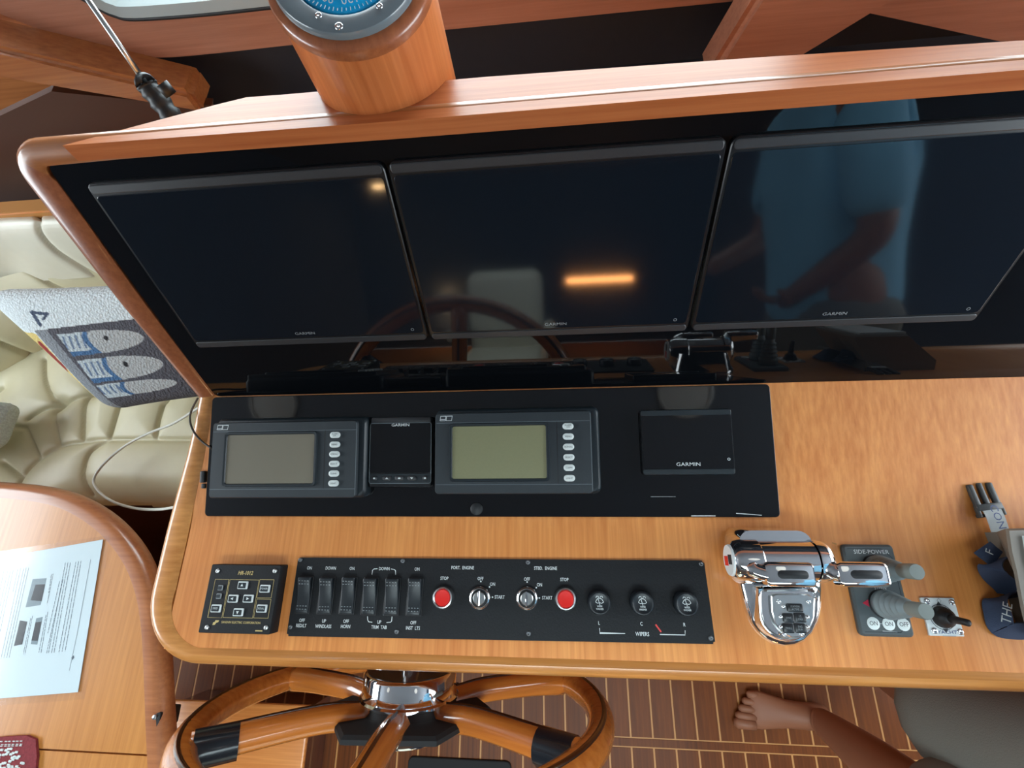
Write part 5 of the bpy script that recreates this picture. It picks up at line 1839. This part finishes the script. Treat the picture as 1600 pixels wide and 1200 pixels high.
# ---- small pale chips in the varnish of the dash, right of the thruster panel
for px, py, ln in ((1474, 812, 0.010), (1481, 817, 0.008), (1486, 826, 0.007), (1492, 832, 0.009), (1300, 848, 0.006)):
    a = zp(px, py, 0.0)
    strip([(a[0], a[1]), (a[0] + ln, a[1] - ln * 0.35)], 0.0016, 0.0, 'holly', con, 'varnish_chip')
# ================================================================== the cabin around and behind the helm (seen in the reflections)
for k_, (sx_, sy_) in enumerate(((-1.20, 0.10), (0.50, 0.11))):
    spk = thing('ceiling_speaker', ('round white ceiling speaker over the settee end of the dash', 'round white ceiling speaker over the compact chart plotter')[k_], 'speaker', wpos(sx_, sy_, ZC), 'ceiling speakers')
    obj('trim_ring', lathe([(0.105, 0.0), (0.105, -0.008), (0.098, -0.012), (0.092, -0.010)], 40, cap1=False), 'grille_white', spk, smooth='auto')
    obj('grille', lathe([(0.094, -0.006), (0.06, -0.010), (0.0005, -0.011)], 40), 'grille_white', spk, smooth='auto')
# warm lamps aft
pl0 = thing('pendant_lamp', 'lit round pendant lamp hanging aft on the port side', 'lamp', wpos(-1.72, -3.9, ZC))
obj('stem', lathe([(0.008, 0.0), (0.008, -0.13)], 10), 'satin_metal', pl0, smooth='auto')
obj('lamp_shade', lathe([(0.012, -0.12), (0.075, -0.155), (0.078, -0.165), (0.074, -0.165)], 28, cap1=False), 'satin_metal', pl0, smooth='auto')
obj('diffuser', lathe([(0.070, -0.160), (0.05, -0.172), (0.0005, -0.176)], 24), 'lamp_warm', pl0, smooth='auto')
for k_, (lx, ly) in enumerate(((-0.9, -2.6), (1.0, -2.6))):
    dl_ = thing('downlight', ('unlit round downlight in the ceiling on the port side behind the helm', 'unlit round downlight in the ceiling on the starboard side behind the helm')[k_], 'lamp', wpos(lx, ly, ZC), 'ceiling downlights')
    obj('rim', lathe([(0.055, 0.0), (0.055, -0.006), (0.042, -0.009), (0.038, -0.003)], 28, cap1=False), 'satin_metal', dl_, smooth='auto')
    obj('diffuser', lathe([(0.040, -0.002), (0.03, -0.006), (0.0005, -0.007)], 24), 'grille_white', dl_, smooth='auto')
wl_ = thing('wall_lamp', 'warm strip lamp on the rear cabin wall', 'lamp', wpos(0.52, YB, -0.06))
obj('bracket', box((0, 0.02, 0), (0.85, 0.04, 0.10), 0.01), 'satin_metal', wl_, smooth='auto')
obj('tube_shade', box((0, 0.05, 0.0), (0.75, 0.03, 0.05), 0.012), 'lamp_orange', wl_, smooth='auto')
rl = thing('reading_lamp', 'small warm reading lamp on the rear cabin wall', 'lamp', wpos(-1.25, YB, -0.22))
obj('stem', tube([(0, 0, 0.03), (0, 0.05, 0.05), (0, 0.10, 0.03)], 0.008, 8), 'satin_metal', rl, smooth=True)
obj('lamp_shade', lathe([(0.07, -0.07), (0.04, 0.03), (0.01, 0.04)], 20, c=(0, 0.10, 0)), 'lamp_warm', rl, smooth='auto')

# helm chair behind the wheel
hc = thing('helm_chair', 'cream leather helm chair on a steel pedestal behind the steering wheel', 'chair', wpos(-0.26, -1.30, ZF))
obj('foot_plate', lathe([(0.20, 0.0), (0.20, 0.012), (0.06, 0.03)], 32), 'satin_metal', hc, smooth='auto')
obj('column', lathe([(0.045, 0.02), (0.045, 0.46)], 24), 'satin_metal', hc, smooth='auto')
obj('seat', box((0, 0, 0.52), (0.44, 0.46, 0.13), 0.05, 4), 'leather_light', hc, smooth='auto')
obj('backrest', box((0, -0.22, 0.74), (0.40, 0.13, 0.50), 0.06, 4), 'leather_light', hc, smooth='auto')
for s_ in (-1, 1):
    obj('armrest', box((s_ * 0.23, -0.02, 0.70), (0.06, 0.34, 0.06), 0.025, 3), 'leather_light', hc, smooth='auto')

# ================================================================== person standing at the right
def skin_body(name, joints, edges, mat, parent, root=0, sub=2):
    me = bpy.data.meshes.new(name)
    me.from_pydata([j[0] for j in joints], edges, [])
    o = bpy.data.objects.new(name, me)
    COL.objects.link(o)
    o.parent = parent
    me.materials.append(MATS[mat])
    m_ = o.modifiers.new('skin', 'SKIN')
    m_.use_smooth_shade = True
    for i, j in enumerate(joints):
        r_ = j[1]
        me.skin_vertices[0].data[i].radius = r_ if isinstance(r_, tuple) else (r_, r_)
        me.skin_vertices[0].data[i].use_root = i == root
    s_ = o.modifiers.new('sub', 'SUBSURF')
    s_.levels = s_.render_levels = sub
    dg = bpy.context.evaluated_depsgraph_get()
    dg.update()
    m2 = bpy.data.meshes.new_from_object(o.evaluated_get(dg))
    o.modifiers.clear()
    o.data = m2
    m2.materials.clear()
    m2.materials.append(MATS[mat])
    for p in m2.polygons:
        p.use_smooth = True
    return o


# feet on the floor: picture gives toes and heel of the left foot
PO = np.array([0.74, -0.38, ZF])
ppl = thing('person', 'barefoot person in grey shorts and blue shirt standing at the right of the dash', 'person', wpos(*PO))
toe = zp(1142, 1106, ZF + 0.02) - PO
fd_ = np.array([-0.985, 0.03, 0.0])
fd_ /= np.linalg.norm(fd_)
sd_ = np.array([-fd_[1], fd_[0], 0])
fl_ = 0.255
heel = toe - fd_ * fl_
heel[2] = 0.03
ankle = heel + fd_ * 0.05 + np.array([0, 0, 0.075])
hipL = np.array([0.00, -0.065, 0.84])
hipR = np.array([0.02, 0.085, 0.84])
pel = (hipL + hipR) / 2 + np.array([0, 0, 0.08])
kneeL = ankle * 0.52 + hipL * 0.48 + np.array([-0.05, 0.0, 0.0])
chest = pel + np.array([-0.06, 0.0, 0.36])
neck = chest + np.array([-0.01, 0.0, 0.14])
head = neck + np.array([-0.03, 0.0, 0.15])
anR = np.array([0.06, 0.10, 0.08])
kneeR = (anR + hipR) / 2 + np.array([-0.05, 0.0, 0.0])
toeR = anR + np.array([-0.19, 0.0, -0.055])
shL, shR = chest + np.array([0.0, -0.19, 0.07]), chest + np.array([-0.02, 0.18, 0.07])
camL = np.array([0.58, -0.29, 0.12]) - PO
elL = np.array([0.72, -0.17, 0.27]) - PO
elR = shL + np.array([-0.02, -0.08, -0.28])
haR = elR + np.array([-0.20, 0.10, -0.08])
shL, shR = shR, shL
J = [(tuple(pel), (0.13, 0.10)), (tuple(chest), (0.14, 0.10)), (tuple(neck), 0.050), (tuple(head - np.array([0, 0, 0.05])), (0.055, 0.065)), (tuple(head), (0.072, 0.085)), (tuple(head + np.array([0, 0, 0.07])), (0.055, 0.065)),
     (tuple(hipL), 0.085), (tuple(kneeL), 0.055), (tuple(kneeL * 0.55 + ankle * 0.45), 0.052), (tuple(ankle), 0.036), (tuple(ankle + np.array([0, 0, -0.02])), 0.034), (tuple(ankle + fd_ * 0.02 + np.array([0, 0, -0.035])), 0.030),
     (tuple(hipR), 0.085), (tuple(kneeR), 0.055), (tuple(anR), 0.036), (tuple(toeR), (0.038, 0.022)),
     (tuple(shL), 0.055), (tuple(elL), 0.040), (tuple(camL + np.array([0.03, -0.02, 0.0])), 0.026), (tuple(camL), (0.036, 0.018)),
     (tuple(shR), 0.055), (tuple(elR), 0.042), (tuple(haR), 0.030)]
Ed = [(0, 1), (1, 2), (2, 3), (3, 4), (4, 5), (0, 6), (6, 7), (7, 8), (8, 9), (9, 10), (10, 11), (0, 12), (12, 13), (13, 14), (14, 15), (1, 16), (16, 17), (17, 18), (18, 19), (1, 20), (20, 21), (21, 22)]
body = skin_body('body', J, Ed, 'skin', ppl)
# left foot: sole, instep and ball as one surface, five toes of different length
bm = bmesh.new()
rings = []
for d_, hw, top, cz_ in ((0.0, 0.012, 0.022, 0.022), (0.012, 0.024, 0.044, 0.0), (0.035, 0.031, 0.075, 0.0), (0.075, 0.031, 0.082, 0.0), (0.115, 0.033, 0.066, 0.0), (0.150, 0.040, 0.048, 0.0), (0.180, 0.046, 0.036, 0.0), (0.198, 0.045, 0.028, 0.0), (0.206, 0.040, 0.020, 0.006)):
    c_ = np.array([heel[0], heel[1], 0.0]) + fd_ * d_
    rg = []
    for j in range(16):
        a_ = 2 * math.pi * j / 16
        x_, z_ = math.cos(a_), math.sin(a_)
        rg.append(c_ + sd_ * hw * x_ + np.array([0, 0, 0.004 + (top - 0.004) / 2 * (1 + z_ * (0.96 if z_ > 0 else 1.0))]))
    rings.append(rg)
loft(bm, rings)
ft = obj('foot', bm, 'skin', ppl, smooth=True)
for k_ in range(5):
    off = -(k_ - 2) * 0.0175
    ln = (0.052, 0.050, 0.044, 0.036, 0.026)[k_]
    r_ = (0.0145, 0.0105, 0.0100, 0.0095, 0.0092)[k_]
    b0 = np.array([heel[0], heel[1], 0.0]) + fd_ * (0.196 - 0.004 * k_) + sd_ * off
    P = [b0 + np.array([0, 0, 0.020]), b0 + fd_ * ln * 0.45 + np.array([0, 0, 0.020]), b0 + fd_ * ln * 0.85 + np.array([0, 0, 0.014]), b0 + fd_ * ln + np.array([0, 0, 0.011])]
    obj('toe', tube(P, [r_ * 0.95, r_ * 0.92, r_, r_ * 0.5], 10), 'skin', ft, smooth=True)
# fingers of the hand next to the dash
hj, he = [], []
hp = camL
hj.append((tuple(hp), (0.030, 0.014)))
for k_ in range(4):
    a_ = hp + np.array([-0.025, 0.012 * (k_ - 1.5), 0.0])
    b_ = a_ + np.array([-0.025, 0.0, 0.012])
    e_ = b_ + np.array([-0.012, 0.0, 0.022])
    i0 = len(hj)
    hj += [(tuple(a_), 0.0088), (tuple(b_), 0.008), (tuple(e_), 0.007)]
    he += [(0, i0), (i0, i0 + 1), (i0 + 1, i0 + 2)]
i0 = len(hj)
hj += [(tuple(hp + np.array([0.0, 0.028, 0.012])), 0.0095), (tuple(hp + np.array([-0.022, 0.030, 0.030])), 0.008)]
he += [(0, i0), (i0, i0 + 1)]
skin_body('fingers', hj, he, 'skin', ppl, 0, 1)
# clothes
cl = [(tuple(pel + np.array([0, 0, 0.05])), (0.165, 0.130)), (tuple(pel + np.array([0, 0, -0.05])), (0.165, 0.135)), (tuple(hipL + np.array([0, 0, -0.05])), 0.118), (tuple(hipL * 0.5 + kneeL * 0.5), 0.112), (tuple(hipL * -0.06 + kneeL * 1.06), 0.118), (tuple(hipR + np.array([0, 0, -0.05])), 0.118), (tuple(hipR * 0.5 + kneeR * 0.5), 0.112), (tuple(hipR * -0.14 + kneeR * 1.14), 0.122)]
skin_body('shorts', cl, [(0, 1), (1, 2), (2, 3), (3, 4), (1, 5), (5, 6), (6, 7)], 'shorts_grey', ppl, 0)
sh_ = [(tuple(pel + np.array([0, 0, -0.10])), (0.178, 0.150)), (tuple(pel + np.array([0, 0, 0.0])), (0.172, 0.145)), (tuple(pel + np.array([-0.02, 0, 0.16])), (0.165, 0.140)), (tuple(chest), (0.172, 0.140)), (tuple(chest + np.array([0, 0, 0.09])), (0.10, 0.09)), (tuple(shL), 0.078), (tuple(shL * 0.45 + elL * 0.55), 0.070), (tuple(shL * 0.1 + elL * 0.9), 0.066), (tuple(shR), 0.078), (tuple(shR * 0.2 + elR * 0.8), 0.068)]
skin_body('shirt', sh_, [(0, 1), (1, 2), (2, 3), (3, 4), (3, 5), (5, 6), (6, 7), (3, 8), (8, 9)], 'shirt_blue', ppl, 0)
# hair and face
bm = bmesh.new()
bmesh.ops.create_uvsphere(bm, u_segments=20, v_segments=12, radius=1.0)
bmesh.ops.scale(bm, vec=(0.094, 0.106, 0.085), verts=bm.verts)
bmesh.ops.translate(bm, vec=head + np.array([0.012, -0.014, 0.065]), verts=bm.verts)
obj('hair', bm, 'hair', ppl, smooth=True)
fdir = np.array([-0.95, 0.1, -0.3])
fdir /= np.linalg.norm(fdir)
fs_ = np.cross(fdir, (0, 0, 1))
fs_ /= np.linalg.norm(fs_)
nz_ = head + fdir * 0.092 + np.array([0, 0, -0.02])
obj('nose', tube([nz_ + np.array([0, 0, 0.03]), nz_ + fdir * 0.014, nz_ + fdir * 0.004 + np.array([0, 0, -0.008])], [0.007, 0.013, 0.008], 10), 'skin', ppl, smooth=True)
for s_ in (-1, 1):
    e_ = head + fdir * 0.082 + fs_ * s_ * 0.032 + np.array([0, 0, 0.012])
    obj('eye', lathe([(0.003, -0.010), (0.011, -0.004), (0.011, 0.004), (0.003, 0.010)], 12, c=tuple(e_)), 'plate_white', ppl, smooth=True)
    ea = head + fs_ * s_ * 0.086 + np.array([0, 0, -0.005])
    obj('ear', tube([ea + np.array([0, 0, -0.028]), ea + fs_ * s_ * 0.008, ea + np.array([0, 0, 0.03])], [0.006, 0.015, 0.008], 10), 'skin', ppl, smooth=True)
m_ = head + fdir * 0.088 + np.array([0, 0, -0.058])
obj('mouth', tube([m_ - fs_ * 0.022, m_ + fdir * 0.004, m_ + fs_ * 0.022], [0.002, 0.006, 0.002], 8), 'arrow_red', ppl, smooth=True)
